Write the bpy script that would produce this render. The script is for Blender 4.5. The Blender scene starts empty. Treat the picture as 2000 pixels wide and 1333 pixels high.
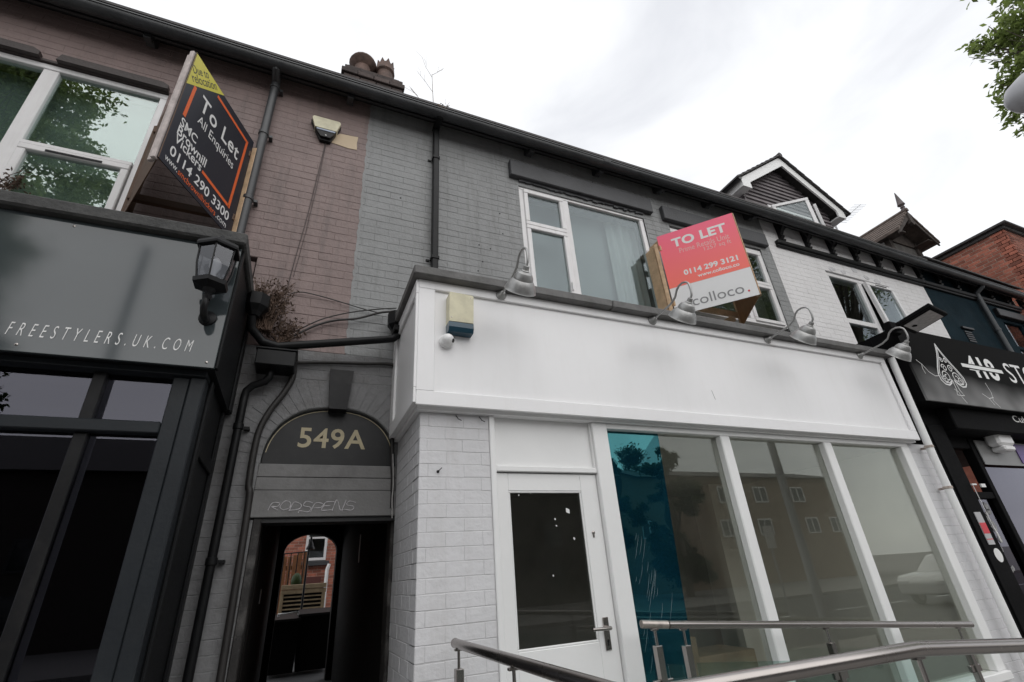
import bpy, math, random
from mathutils import Vector, Matrix
random.seed(7)
scn = bpy.context.scene
COL = scn.collection
R = math.radians

# ------------------------------------------------------------------ camera
F_PX, PITCH, YAW, ROLL = 926.81, R(26.5397), R(24.4739), R(-4.0593)
CAM = Vector((0, 0, 1.6))
fw = Vector((math.sin(YAW) * math.cos(PITCH), math.cos(YAW) * math.cos(PITCH), math.sin(PITCH)))
rt = Vector((math.cos(YAW), -math.sin(YAW), 0))
up = rt.cross(fw)
r2 = math.cos(ROLL) * rt + math.sin(ROLL) * up
u2 = -math.sin(ROLL) * rt + math.cos(ROLL) * up
cd = bpy.data.cameras.new('camera')
cam = bpy.data.objects.new('camera', cd)
COL.objects.link(cam)
cd.sensor_width = 36
cd.lens = F_PX / 2000 * 36
cd.clip_start = 0.05
cd.clip_end = 2000
M3 = Matrix((r2, u2, -fw)).transposed()
cam.matrix_world = Matrix.Translation(CAM) @ M3.to_4x4()
scn.camera = cam

# ------------------------------------------------------------------ light
SUN_DIR = Vector((0.0, -1.0, 0.75)).normalized()      # towards the bright sky behind the viewer that the wide lamp imitates
W = bpy.data.worlds.new('World')
scn.world = W
W.use_nodes = True
nt = W.node_tree
nt.nodes.clear()
def wn(t, **k):
    n = nt.nodes.new(t)
    for a, b in k.items():
        setattr(n, a, b)
    return n
wo = wn('ShaderNodeOutputWorld')
bg = wn('ShaderNodeBackground')
bg.inputs['Strength'].default_value = 0.1
sky = wn('ShaderNodeTexSky', sky_type='NISHITA', sun_disc=False)
sky.sun_elevation = math.asin(SUN_DIR.z)
sky.sun_rotation = math.atan2(SUN_DIR.x, SUN_DIR.y)
tc = wn('ShaderNodeTexCoord')
mp = wn('ShaderNodeMapping')
mp.inputs['Scale'].default_value = (1.5, 1.5, 3.4)
mp.inputs['Location'].default_value = (0.35, 0.1, 0.0)
nz = wn('ShaderNodeTexNoise')
nz.inputs['Scale'].default_value = 1.55
nz.inputs['Detail'].default_value = 7
nz.inputs['Roughness'].default_value = 0.52
nz.inputs['Distortion'].default_value = 0.35
cr = wn('ShaderNodeValToRGB')
cr.color_ramp.elements[0].position = 0.36
cr.color_ramp.elements[0].color = (8.2, 8.35, 8.75, 1)
cr.color_ramp.elements[1].position = 0.66
cr.color_ramp.elements[1].color = (11.6, 11.7, 11.8, 1)
mx = wn('ShaderNodeMixRGB')
mx.inputs['Fac'].default_value = 0.9
nt.links.new(tc.outputs['Generated'], mp.inputs['Vector'])
nt.links.new(mp.outputs['Vector'], nz.inputs['Vector'])
nt.links.new(nz.outputs['Fac'], cr.inputs['Fac'])
nt.links.new(sky.outputs['Color'], mx.inputs['Color1'])
nt.links.new(cr.outputs['Color'], mx.inputs['Color2'])
nt.links.new(mx.outputs['Color'], bg.inputs['Color'])
nt.links.new(bg.outputs['Background'], wo.inputs['Surface'])
sd = bpy.data.lights.new('sun', 'SUN')
sd.energy = 1.5
sd.angle = R(86)  # disc widened to act as a brighter half of the sky
sd.color = (1.0, 0.975, 0.94)
so = bpy.data.objects.new('sun', sd)
so.rotation_euler = SUN_DIR.to_track_quat('Z', 'Y').to_euler()
so.location = (4, -10, 14)
COL.objects.link(so)
vs = scn.view_settings
vs.view_transform = 'Standard'
vs.look = 'None'
vs.exposure = 0.15
vs.gamma = 1.0
vs.use_curve_mapping = False
scn.cycles.max_bounces = 8
scn.cycles.transparent_max_bounces = 24
scn.cycles.glossy_bounces = 4

# ------------------------------------------------------------------ materials
MATS = {}
def M(name, col, rough=0.6, metal=0.0, var=0.12, scale=2.5, bump=0.0, bscale=60.0, spec=0.5,
      dirt=None, dfac=0.0, streak=False, island=0.0, coat=0.0):
    if name in MATS:
        return MATS[name]
    m = bpy.data.materials.new(name)
    m.use_nodes = True
    t = m.node_tree
    b = t.nodes['Principled BSDF']
    N = t.nodes.new
    L = t.links.new
    b.inputs['Roughness'].default_value = rough
    b.inputs['Metallic'].default_value = metal
    b.inputs['Specular IOR Level'].default_value = spec
    b.inputs['Coat Weight'].default_value = coat
    g = N('ShaderNodeNewGeometry')
    n1 = N('ShaderNodeTexNoise')
    n1.inputs['Scale'].default_value = scale
    n1.inputs['Detail'].default_value = 8
    n1.inputs['Roughness'].default_value = 0.62
    L(g.outputs['Position'], n1.inputs['Vector'])
    mr = N('ShaderNodeMapRange')
    mr.inputs['From Min'].default_value = 0.3
    mr.inputs['From Max'].default_value = 0.7
    mr.inputs['To Min'].default_value = 1 - var
    mr.inputs['To Max'].default_value = 1 + var
    L(n1.outputs['Fac'], mr.inputs['Value'])
    last = mr.outputs['Result']
    if island:
        oi = N('ShaderNodeObjectInfo')
        ad = N('ShaderNodeMath'); ad.operation = 'ADD'
        L(g.outputs['Random Per Island'], ad.inputs[0]); L(oi.outputs['Random'], ad.inputs[1])
        fr = N('ShaderNodeMath'); fr.operation = 'FRACT'
        L(ad.outputs[0], fr.inputs[0])
        m2 = N('ShaderNodeMapRange')
        m2.inputs['To Min'].default_value = 1 - island
        m2.inputs['To Max'].default_value = 1 + island
        L(fr.outputs[0], m2.inputs['Value'])
        mu = N('ShaderNodeMath'); mu.operation = 'MULTIPLY'
        L(last, mu.inputs[0]); L(m2.outputs['Result'], mu.inputs[1])
        last = mu.outputs[0]
    vm = N('ShaderNodeVectorMath'); vm.operation = 'SCALE'
    vm.inputs[0].default_value = col
    L(last, vm.inputs['Scale'])
    colout = vm.outputs['Vector']
    if dirt is not None:
        mpn = N('ShaderNodeMapping')
        mpn.inputs['Scale'].default_value = (5, 5, 0.55) if streak else (1.7, 1.7, 1.7)
        L(g.outputs['Position'], mpn.inputs['Vector'])
        n2 = N('ShaderNodeTexNoise')
        n2.inputs['Scale'].default_value = 2.2
        n2.inputs['Detail'].default_value = 9
        n2.inputs['Roughness'].default_value = 0.7
        L(mpn.outputs['Vector'], n2.inputs['Vector'])
        m3 = N('ShaderNodeMapRange')
        m3.inputs['From Min'].default_value = 0.5
        m3.inputs['From Max'].default_value = 0.78
        m3.inputs['To Max'].default_value = dfac
        L(n2.outputs['Fac'], m3.inputs['Value'])
        mixn = N('ShaderNodeMixRGB')
        mixn.inputs['Color2'].default_value = (*dirt, 1)
        L(m3.outputs['Result'], mixn.inputs['Fac'])
        L(colout, mixn.inputs['Color1'])
        colout = mixn.outputs['Color']
    L(colout, b.inputs['Base Color'])
    n4 = N('ShaderNodeTexNoise')
    n4.inputs['Scale'].default_value = bscale
    n4.inputs['Detail'].default_value = 5
    L(g.outputs['Position'], n4.inputs['Vector'])
    m5 = N('ShaderNodeMapRange')
    m5.inputs['To Min'].default_value = max(0.02, rough * 0.82)
    m5.inputs['To Max'].default_value = min(1, rough * 1.18)
    L(n4.outputs['Fac'], m5.inputs['Value'])
    L(m5.outputs['Result'], b.inputs['Roughness'])
    if bump:
        bn = N('ShaderNodeBump')
        bn.inputs['Strength'].default_value = 1.0
        bn.inputs['Distance'].default_value = bump
        L(n4.outputs['Fac'], bn.inputs['Height'])
        L(bn.outputs['Normal'], b.inputs['Normal'])
    MATS[name] = m
    return m

def glassmat(name, tint=(0.9, 0.93, 0.92), boost=1.6, base=0.02, gcol=(1, 1, 1), rough=0.0, wob=0.0, dust=0.0, dcol=(0.6, 0.59, 0.55)):
    m = bpy.data.materials.new(name)
    m.use_nodes = True
    t = m.node_tree
    t.nodes.clear()
    N = t.nodes.new
    L = t.links.new
    o = N('ShaderNodeOutputMaterial')
    tr = N('ShaderNodeBsdfTransparent'); tr.inputs['Color'].default_value = (*tint, 1)
    gl = N('ShaderNodeBsdfGlossy'); gl.inputs['Color'].default_value = (*gcol, 1); gl.inputs['Roughness'].default_value = rough
    fr = N('ShaderNodeFresnel')
    gb_ = N('ShaderNodeNewGeometry'); mr_ = N('ShaderNodeMapRange')
    mr_.inputs['To Min'].default_value = 1.5; mr_.inputs['To Max'].default_value = 1 / 1.5   # same reflectance on both faces of a thin pane
    L(gb_.outputs['Backfacing'], mr_.inputs['Value']); L(mr_.outputs[0], fr.inputs['IOR'])
    ma = N('ShaderNodeMath'); ma.operation = 'MULTIPLY_ADD'; ma.use_clamp = True
    ma.inputs[1].default_value = boost; ma.inputs[2].default_value = base
    L(fr.outputs['Fac'], ma.inputs[0])
    if wob:
        g = N('ShaderNodeNewGeometry')
        n = N('ShaderNodeTexNoise'); n.inputs['Scale'].default_value = 2.2; n.inputs['Detail'].default_value = 1
        L(g.outputs['Position'], n.inputs['Vector'])
        bn = N('ShaderNodeBump'); bn.inputs['Distance'].default_value = wob; bn.inputs['Strength'].default_value = 1
        L(n.outputs['Fac'], bn.inputs['Height']); L(bn.outputs['Normal'], gl.inputs['Normal'])
    mi = N('ShaderNodeMixShader')
    L(ma.outputs[0], mi.inputs['Fac']); L(tr.outputs[0], mi.inputs[1]); L(gl.outputs[0], mi.inputs[2])
    if dust:
        df = N('ShaderNodeBsdfDiffuse'); df.inputs['Color'].default_value = (*dcol, 1)
        gg = N('ShaderNodeNewGeometry'); nn = N('ShaderNodeTexNoise'); nn.inputs['Scale'].default_value = 3.0; nn.inputs['Detail'].default_value = 6
        L(gg.outputs['Position'], nn.inputs['Vector'])
        mm = N('ShaderNodeMath'); mm.operation = 'MULTIPLY'; mm.inputs[1].default_value = dust * 2
        L(nn.outputs['Fac'], mm.inputs[0])
        m2 = N('ShaderNodeMixShader')
        L(mm.outputs[0], m2.inputs['Fac']); L(mi.outputs[0], m2.inputs[1]); L(df.outputs[0], m2.inputs[2])
        mi = m2
    L(mi.outputs[0], o.inputs['Surface'])
    MATS[name] = m
    return m

pink = M('pink_masonry_paint', (0.220, 0.163, 0.152), 0.62, var=0.13, bump=0.005, bscale=30, dirt=(0.07, 0.06, 0.056), dfac=0.55, streak=True)
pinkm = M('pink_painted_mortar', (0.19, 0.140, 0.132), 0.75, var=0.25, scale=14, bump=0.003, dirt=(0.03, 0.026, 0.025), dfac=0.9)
greyp = M('grey_masonry_paint', (0.240, 0.245, 0.245), 0.6, var=0.12, bump=0.005, bscale=30, dirt=(0.085, 0.082, 0.075), dfac=0.45, streak=True)
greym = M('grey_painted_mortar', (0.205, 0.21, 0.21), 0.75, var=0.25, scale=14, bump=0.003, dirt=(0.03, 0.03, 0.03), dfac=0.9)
passp = M('passage_grey_paint', (0.17, 0.17, 0.173), 0.62, var=0.16, bump=0.004, bscale=38, dirt=(0.055, 0.045, 0.036), dfac=0.75)
whitebr = M('white_masonry_paint', (0.62, 0.617, 0.63), 0.55, var=0.05, bump=0.004, bscale=30, dirt=(0.42, 0.40, 0.38), dfac=0.28, streak=True)
whitebm = M('white_painted_mortar', (0.56, 0.555, 0.565), 0.7, var=0.15, scale=7, bump=0.003, dirt=(0.2, 0.19, 0.18), dfac=0.5)
whitehs = M('white_house_paint', (0.70, 0.69, 0.69), 0.6, var=0.05, bump=0.004, bscale=30, dirt=(0.4, 0.37, 0.35), dfac=0.25, streak=True)
bluep = M('dark_blue_house_paint', (0.011, 0.022, 0.029), 0.85, var=0.3, bump=0.003, bscale=30, spec=0.05, dirt=(0.03, 0.04, 0.045), dfac=0.4)
redbrick = M('red_facing_brick', (0.34, 0.115, 0.075), 0.8, var=0.25, scale=9, bump=0.003, island=0.38, dirt=(0.09, 0.06, 0.05), dfac=0.4)
mortar = M('lime_mortar', (0.34, 0.27, 0.22), 0.9, var=0.25, scale=12, bump=0.004)
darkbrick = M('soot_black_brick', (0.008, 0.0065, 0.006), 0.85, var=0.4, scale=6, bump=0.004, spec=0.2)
whitep = M('white_gloss_paint', (0.84, 0.835, 0.84), 0.38, var=0.02, scale=1.2, bump=0.0010, bscale=14, dirt=(0.66, 0.645, 0.62), dfac=0.2, streak=True)
whitew = M('white_joinery_paint', (0.80, 0.80, 0.795), 0.35, var=0.025, scale=3, bump=0.0006, bscale=30)
upvc = M('white_window_plastic', (0.72, 0.71, 0.71), 0.3, var=0.05, scale=5, dirt=(0.4, 0.37, 0.34), dfac=0.35, streak=True)
blackp = M('black_gloss_paint', (0.009, 0.009, 0.010), 0.4, var=0.25, spec=0.22, dirt=(0.04, 0.038, 0.034), dfac=0.6, bump=0.001, bscale=25)
blackplast = M('black_plastic_pipe', (0.007, 0.0074, 0.008), 0.42, var=0.3, scale=6, dirt=(0.03, 0.027, 0.024), dfac=0.35, spec=0.2)
greypipe = M('dark_grey_pipe_paint', (0.045, 0.047, 0.05), 0.42, var=0.2, scale=6, dirt=(0.03, 0.03, 0.03), dfac=0.6)
gutterm = M('black_gutter_plastic', (0.030, 0.032, 0.035), 0.42, var=0.35, scale=4, dirt=(0.09, 0.09, 0.085), dfac=0.5)
soffitm = M('black_soffit_board', (0.020, 0.020, 0.021), 0.55, var=0.3)
lintelm = M('charcoal_stone_paint', (0.045, 0.046, 0.05), 0.55, var=0.25, bump=0.003, bscale=45)
hoodm = M('brown_stone_paint', (0.045, 0.034, 0.032), 0.6, var=0.3, bump=0.004, bscale=40)
capm = M('weathered_lead_cap', (0.115, 0.112, 0.11), 0.6, var=0.3, scale=7, bump=0.003, bscale=40, dirt=(0.05, 0.055, 0.04), dfac=0.7)
capdark = M('mossy_felt_cap', (0.045, 0.045, 0.044), 0.75, var=0.4, scale=9, bump=0.006, bscale=45, dirt=(0.13, 0.125, 0.115), dfac=0.7)
fasciag = M('charcoal_gloss_panel', (0.046, 0.056, 0.060), 0.075, var=0.05, spec=0.65, bscale=4)
framedk = M('charcoal_joinery_paint', (0.015, 0.018, 0.0215), 0.45, var=0.18, bump=0.0008, spec=0.25, dirt=(0.04, 0.042, 0.042), dfac=0.3)
returndk = M('black_joinery_paint', (0.007, 0.0075, 0.0085), 0.45, var=0.2, spec=0.25)
steel = M('brushed_stainless_steel', (0.34, 0.315, 0.30), 0.26, 1.0, var=0.06, scale=5, bscale=6)
galv = M('galvanised_lamp_metal', (0.36, 0.36, 0.355), 0.45, 0.7, var=0.18, scale=16, dirt=(0.22, 0.21, 0.2), dfac=0.5)
cream = M('aged_cream_plastic', (0.62, 0.58, 0.41), 0.42, var=0.10, scale=14, dirt=(0.22, 0.19, 0.11), dfac=0.4)
bluelens = M('blue_strobe_lens', (0.015, 0.055, 0.085), 0.2, var=0.15)
timber = M('pale_softwood_batten', (0.52, 0.36, 0.22), 0.7, var=0.22, scale=14, bump=0.001, dirt=(0.2, 0.12, 0.06), dfac=0.4)
timberg = M('weathered_grey_batten', (0.50, 0.44, 0.42), 0.75, var=0.25, scale=14, bump=0.001)
plyback = M('brown_board_back', (0.10, 0.055, 0.032), 0.7, var=0.25, scale=6)
navy = M('navy_printed_board', (0.011, 0.012, 0.021), 0.4, var=0.1)
yellowv = M('yellow_printed_slip', (0.62, 0.56, 0.07), 0.45, var=0.05)
orangev = M('orange_print', (0.75, 0.13, 0.025), 0.45, var=0.05)
whitev = M('white_print', (0.75, 0.75, 0.74), 0.45, var=0.04)
palev = M('pale_pink_print', (0.76, 0.42, 0.40), 0.45, var=0.03)
greyv = M('grey_print', (0.22, 0.22, 0.225), 0.45, var=0.04)
darkv = M('dark_print', (0.05, 0.05, 0.045), 0.5, var=0.05)
redv = M('red_print', (0.60, 0.03, 0.05), 0.45, var=0.05)
gold = M('gold_leaf_paint', (0.40, 0.345, 0.22), 0.5, 0.0, var=0.12, scale=20)
signdk = M('dark_grey_sign_panel', (0.020, 0.0205, 0.0215), 0.45, var=0.12, spec=0.3, dirt=(0.08, 0.075, 0.07), dfac=0.25)
boardg = M('grey_painted_boards', (0.17, 0.168, 0.166), 0.6, var=0.16, scale=4, bump=0.002, dirt=(0.05, 0.045, 0.04), dfac=0.7)
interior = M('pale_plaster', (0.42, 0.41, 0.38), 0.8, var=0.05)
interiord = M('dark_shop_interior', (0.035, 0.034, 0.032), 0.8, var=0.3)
backshop = M('dim_shop_back', (0.24, 0.23, 0.205), 0.8, var=0.15)
floorw = M('shop_floor', (0.30, 0.27, 0.23), 0.5, var=0.2)
asphalt = M('asphalt', (0.05, 0.05, 0.052), 0.85, var=0.25, scale=30, bump=0.004, bscale=120)
pavem = M('concrete_paving', (0.24, 0.23, 0.22), 0.85, var=0.2, scale=6, bump=0.002)
kerbm = M('kerb_stone', (0.28, 0.27, 0.25), 0.8, var=0.2, scale=9, bump=0.003)
rooft = M('grey_roof_tile', (0.06, 0.055, 0.055), 0.75, var=0.35, scale=7, bump=0.004, island=0.2)
cladt = M('brown_grey_tile_hanging', (0.16, 0.142, 0.148), 0.7, var=0.3, scale=8, bump=0.003, island=0.15)
terrac = M('sooty_terracotta', (0.12, 0.075, 0.06), 0.8, var=0.45, scale=9, bump=0.003, dirt=(0.03, 0.028, 0.026), dfac=0.9)
sootst = M('sooty_chimney_brick', (0.055, 0.040, 0.036), 0.85, var=0.4, scale=9, bump=0.004, island=0.35)
bark = M('tree_bark', (0.10, 0.085, 0.065), 0.9, var=0.3, scale=9, bump=0.02, bscale=25)
weedm = M('dead_weed', (0.095, 0.06, 0.042), 0.8, var=0.35, scale=30)
cablem = M('black_cable', (0.022, 0.020, 0.019), 0.55, var=0.3, scale=8)
brownwood = M('brown_stained_timber', (0.22, 0.09, 0.035), 0.7, var=0.3, scale=10, bump=0.002)
decking = M('pale_decking_timber', (0.42, 0.32, 0.20), 0.7, var=0.25, scale=12, bump=0.002)
binm = M('black_bin_plastic', (0.006, 0.006, 0.006), 0.6, var=0.2, spec=0.15)
blackshop = M('black_shop_paint', (0.0055, 0.0055, 0.006), 0.7, var=0.25, spec=0.06, dirt=(0.015, 0.015, 0.014), dfac=0.4)
shopwall = M('pale_shop_plaster', (0.62, 0.61, 0.56), 0.8, var=0.04)
plyorange = M('orange_ply_board', (0.30, 0.16, 0.07), 0.65, var=0.25, scale=8)  # orange-brown ply for the inside of the pink letting board
carpaint = M('white_car_paint', (0.72, 0.72, 0.72), 0.2, var=0.02, coat=0.6)
rubber = M('tyre_rubber', (0.02, 0.02, 0.02), 0.8)
curtainm = M('curtain_and_backing', (0.40, 0.415, 0.425), 0.8, var=0.04)
backingm = M('pale_green_backing', (0.40, 0.44, 0.41), 0.8, var=0.05)  # pale green of the added sheet, brightens the left window
g_shop = glassmat('shop_window_glass', (0.95, 0.96, 0.94), 1.45, 0.0, (0.93, 0.95, 0.88), dust=0.018, dcol=(0.58, 0.60, 0.53))
g_door = glassmat('door_glass', (0.75, 0.76, 0.74), 1.0, 0.0, (0.9, 0.9, 0.88), dust=0.012)
g_up = glassmat('double_glazing', (0.80, 0.84, 0.83), 0.9, 0.02, (0.80, 0.86, 0.90))
g_left = glassmat('greenish_double_glazing', (0.74, 0.80, 0.78), 1.6, 0.12, (0.85, 0.92, 0.905))
g_dark = glassmat('dark_shop_glass', (0.22, 0.23, 0.24), 1.3, 0.0, (0.80, 0.80, 0.94))
g_rail = glassmat('railing_glass', (0.80, 0.88, 0.86), 1.0, 0.0)
g_lant = glassmat('lantern_glass', (0.55, 0.56, 0.58), 1.2, 0.03, (0.85, 0.86, 0.9))
def filmmat():
    m = glassmat('teal_reflective_film', (0.05, 0.20, 0.27), 2.2, 0.08, (0.22, 0.72, 0.76), dust=0.24, dcol=(0.008, 0.065, 0.105), wob=0.004)
    return m
g_film = filmmat()
def leafmat(name, col):
    m = bpy.data.materials.new(name)
    m.use_nodes = True
    t = m.node_tree
    t.nodes.clear()
    N = t.nodes.new; L = t.links.new
    o = N('ShaderNodeOutputMaterial')
    g = N('ShaderNodeNewGeometry')
    mr = N('ShaderNodeMapRange'); mr.inputs['To Min'].default_value = 0.55; mr.inputs['To Max'].default_value = 1.5
    L(g.outputs['Random Per Island'], mr.inputs['Value'])
    vm = N('ShaderNodeVectorMath'); vm.operation = 'SCALE'; vm.inputs[0].default_value = col
    L(mr.outputs['Result'], vm.inputs['Scale'])
    d = N('ShaderNodeBsdfPrincipled'); d.inputs['Roughness'].default_value = 0.5
    tl = N('ShaderNodeBsdfTranslucent')
    L(vm.outputs['Vector'], d.inputs['Base Color']); L(vm.outputs['Vector'], tl.inputs['Color'])
    mi = N('ShaderNodeMixShader'); mi.inputs['Fac'].default_value = 0.4
    L(d.outputs[0], mi.inputs[1]); L(tl.outputs[0], mi.inputs[2]); L(mi.outputs[0], o.inputs['Surface'])
    MATS[name] = m
    return m
leaf = leafmat('tree_leaf', (0.20, 0.26, 0.075))
leafd = leafmat('dark_tree_leaf', (0.05, 0.085, 0.025))

# ------------------------------------------------------------------ mesh helpers
class MB:
    def __init__(s):
        s.v = []; s.f = []
    def add(s, vs, fs):
        o = len(s.v)
        s.v += [tuple(p) for p in vs]
        s.f += [tuple(i + o for i in q) for q in fs]
        return s
    def convex(s, vs, fs):
        c = sum((Vector(p) for p in vs), Vector()) / len(vs)
        out = []
        for q in fs:
            a, b, d = Vector(vs[q[0]]), Vector(vs[q[1]]), Vector(vs[q[2]])
            n = (b - a).cross(d - a)
            fc = sum((Vector(vs[i]) for i in q), Vector()) / len(q)
            out.append(q if n.dot(fc - c) >= 0 else tuple(reversed(q)))
        return s.add(vs, out)
    def box(s, x0, x1, y0, y1, z0, z1, b=0.0, mat=None):
        lo = (min(x0, x1), min(y0, y1), min(z0, z1)); hi = (max(x0, x1), max(y0, y1), max(z0, z1))
        b = min(b, 0.45 * min(hi[i] - lo[i] for i in range(3)))
        if b <= 0:
            vs = [(x, y, z) for x in (lo[0], hi[0]) for y in (lo[1], hi[1]) for z in (lo[2], hi[2])]
            fs = [(0, 1, 3, 2), (4, 5, 7, 6), (0, 1, 5, 4), (2, 3, 7, 6), (0, 2, 6, 4), (1, 3, 7, 5)]
        else:
            idx = {}; vs = []
            for sx in (0, 1):
                for sy in (0, 1):
                    for sz in (0, 1):
                        sg = (sx, sy, sz)
                        for ax in range(3):
                            p = []
                            for k in range(3):
                                e = (lo, hi)[sg[k]][k]
                                if k != ax:
                                    e += b if sg[k] == 0 else -b
                                p.append(e)
                            idx[(sg, ax)] = len(vs); vs.append(tuple(p))
            fs = []
            for ax in range(3):
                o1, o2 = [k for k in range(3) if k != ax]
                for sgn in (0, 1):
                    loop = []
                    for a, c in ((0, 0), (1, 0), (1, 1), (0, 1)):
                        sg = [0, 0, 0]; sg[ax] = sgn; sg[o1] = a; sg[o2] = c
                        loop.append(idx[(tuple(sg), ax)])
                    fs.append(tuple(loop))
                for s1 in (0, 1):
                    for s2 in (0, 1):
                        a = [0, 0, 0]; a[o1] = s1; a[o2] = s2; a[ax] = 0
                        c = list(a); c[ax] = 1
                        fs.append((idx[(tuple(a), o1)], idx[(tuple(c), o1)], idx[(tuple(c), o2)], idx[(tuple(a), o2)]))
            for sx in (0, 1):
                for sy in (0, 1):
                    for sz in (0, 1):
                        fs.append(tuple(idx[((sx, sy, sz), k)] for k in range(3)))
        if mat is not None:
            vs = [tuple(mat @ Vector(p)) for p in vs]
        return s.convex(vs, fs)
    def prism(s, poly, axis, a0, a1, mat=None):
        """poly: 2-D outline; axis 'y' -> (x,z), 'x' -> (y,z), 'z' -> (x,y); ear-free n-gon caps"""
        n = len(poly)
        def P(p, a):
            return {'y': (p[0], a, p[1]), 'x': (a, p[0], p[1]), 'z': (p[0], p[1], a)}[axis]
        area = sum(poly[i][0] * poly[(i + 1) % n][1] - poly[(i + 1) % n][0] * poly[i][1] for i in range(n))
        vs = [P(p, a0) for p in poly] + [P(p, a1) for p in poly]
        ccw = area > 0
        # facing: for axis y, CCW in (x,z) seen from -y
        flip = (axis == 'y') == ccw
        cap0 = tuple(range(n)); cap1 = tuple(range(n, 2 * n))
        sides = [(i, (i + 1) % n, (i + 1) % n + n, i + n) for i in range(n)]
        if a0 > a1:
            flip = not flip
        if flip:
            fs = [cap0, tuple(reversed(cap1))] + [tuple(reversed(q)) for q in sides]
        else:
            fs = [tuple(reversed(cap0)), cap1] + sides
        if mat is not None:
            vs = [tuple(mat @ Vector(p)) for p in vs]
        return s.add(vs, fs)
    def tube(s, path, r, n=10, cap=True):
        path = [Vector(p) for p in path]
        k = len(path)
        rs = list(r) if hasattr(r, '__len__') else [r] * k
        d0 = (path[1] - path[0]).normalized()
        a = Vector((0, 0, 1)) if abs(d0.z) < 0.9 else Vector((1, 0, 0))
        u = d0.cross(a).normalized()
        vs = []
        for i in range(k):
            if i == 0: d = path[1] - path[0]
            elif i == k - 1: d = path[-1] - path[-2]
            else: d = (path[i + 1] - path[i]).normalized() + (path[i] - path[i - 1]).normalized()
            d.normalize()
            u = (u - d * u.dot(d)).normalized()
            w = d.cross(u)
            for j in range(n):
                t = 2 * math.pi * j / n
                vs.append(path[i] + (u * math.cos(t) + w * math.sin(t)) * rs[i])
        fs = [(i * n + j, i * n + (j + 1) % n, (i + 1) * n + (j + 1) % n, (i + 1) * n + j) for i in range(k - 1) for j in range(n)]
        if cap:
            fs += [tuple(reversed(range(n))), tuple(range((k - 1) * n, k * n))]
        return s.add(vs, fs)
    def lathe(s, o, d, prof, n=20, squash=None):
        """prof: list of (radius, distance along d)"""
        o = Vector(o); d = Vector(d).normalized()
        a = Vector((1, 0, 0)) if abs(d.x) < 0.9 else Vector((0, 0, 1))
        u = (a - d * a.dot(d)).normalized(); w = d.cross(u)
        vs = []
        for r, h in prof:
            for j in range(n):
                t = 2 * math.pi * (j + 0.5) / n
                vs.append(o + d * h + (u * math.cos(t) + w * math.sin(t)) * max(r, 1e-4))
        k = len(prof)
        fs = [(i * n + j, i * n + (j + 1) % n, (i + 1) * n + (j + 1) % n, (i + 1) * n + j) for i in range(k - 1) for j in range(n)]
        fs += [tuple(reversed(range(n))), tuple(range((k - 1) * n, k * n))]
        return s.add(vs, fs)
    def bar(s, a, b, w, h, side=(0, 0, 1), bev=0.0):
        """square bar from a to b; w across side, h along side"""
        a = Vector(a); b = Vector(b); d = b - a; L = d.length; d.normalize()
        sd = Vector(side); sd = (sd - d * sd.dot(d)).normalized(); t = d.cross(sd)
        m = Matrix((d, t, sd)).transposed().to_4x4(); m.translation = (a + b) / 2
        return s.box(-L / 2, L / 2, -w / 2, w / 2, -h / 2, h / 2, bev, m)
    def build(s, name, mat, parent=None, smooth=None, loc=None):
        me = bpy.data.meshes.new(name)
        vs = s.v
        if loc is not None and parent is None:
            vs = [(p[0] - loc[0], p[1] - loc[1], p[2] - loc[2]) for p in vs]
        me.from_pydata(vs, [], s.f)
        me.materials.append(mat)
        if smooth:
            for p in me.polygons: p.use_smooth = True
            me.set_sharp_from_angle(angle=R(smooth))
        o = bpy.data.objects.new(name, me)
        COL.objects.link(o)
        if parent is not None:
            adopt(o, parent)
        elif loc is not None:
            o.location = loc
        return o

WORLDPOS = {}
def wpos(o):
    return WORLDPOS.get(o.name, Vector((0, 0, 0)))
def adopt(o, parent):
    o.parent = parent
    o.matrix_parent_inverse = Matrix.Translation(-wpos(parent))
def tag(o, label, cat=None, group=None, kind=None):
    if label: o['label'] = label
    if cat: o['category'] = cat
    if group: o['group'] = group
    if kind: o['kind'] = kind
    return o
def thing(name, label, cat, loc, group=None):
    o = bpy.data.objects.new(name, None)
    COL.objects.link(o)
    o.empty_display_size = 0.1
    o.location = loc
    WORLDPOS[o.name] = Vector(loc)
    return tag(o, label, cat, group)
def part(name, mat, parent, fn=None, smooth=None):
    mb = MB()
    fn(mb)
    return mb.build(name, mat, parent, smooth)
def copy_tree(o, parent=None):
    c = o.copy()
    COL.objects.link(c)
    c.parent = parent
    for ch in list(o.children):
        copy_tree(ch, c)
    return c
def structure(name, mat, fn, smooth=None):
    mb = MB(); fn(mb)
    return tag(mb.build(name, mat, None, smooth), None, None, None, 'structure')

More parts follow.
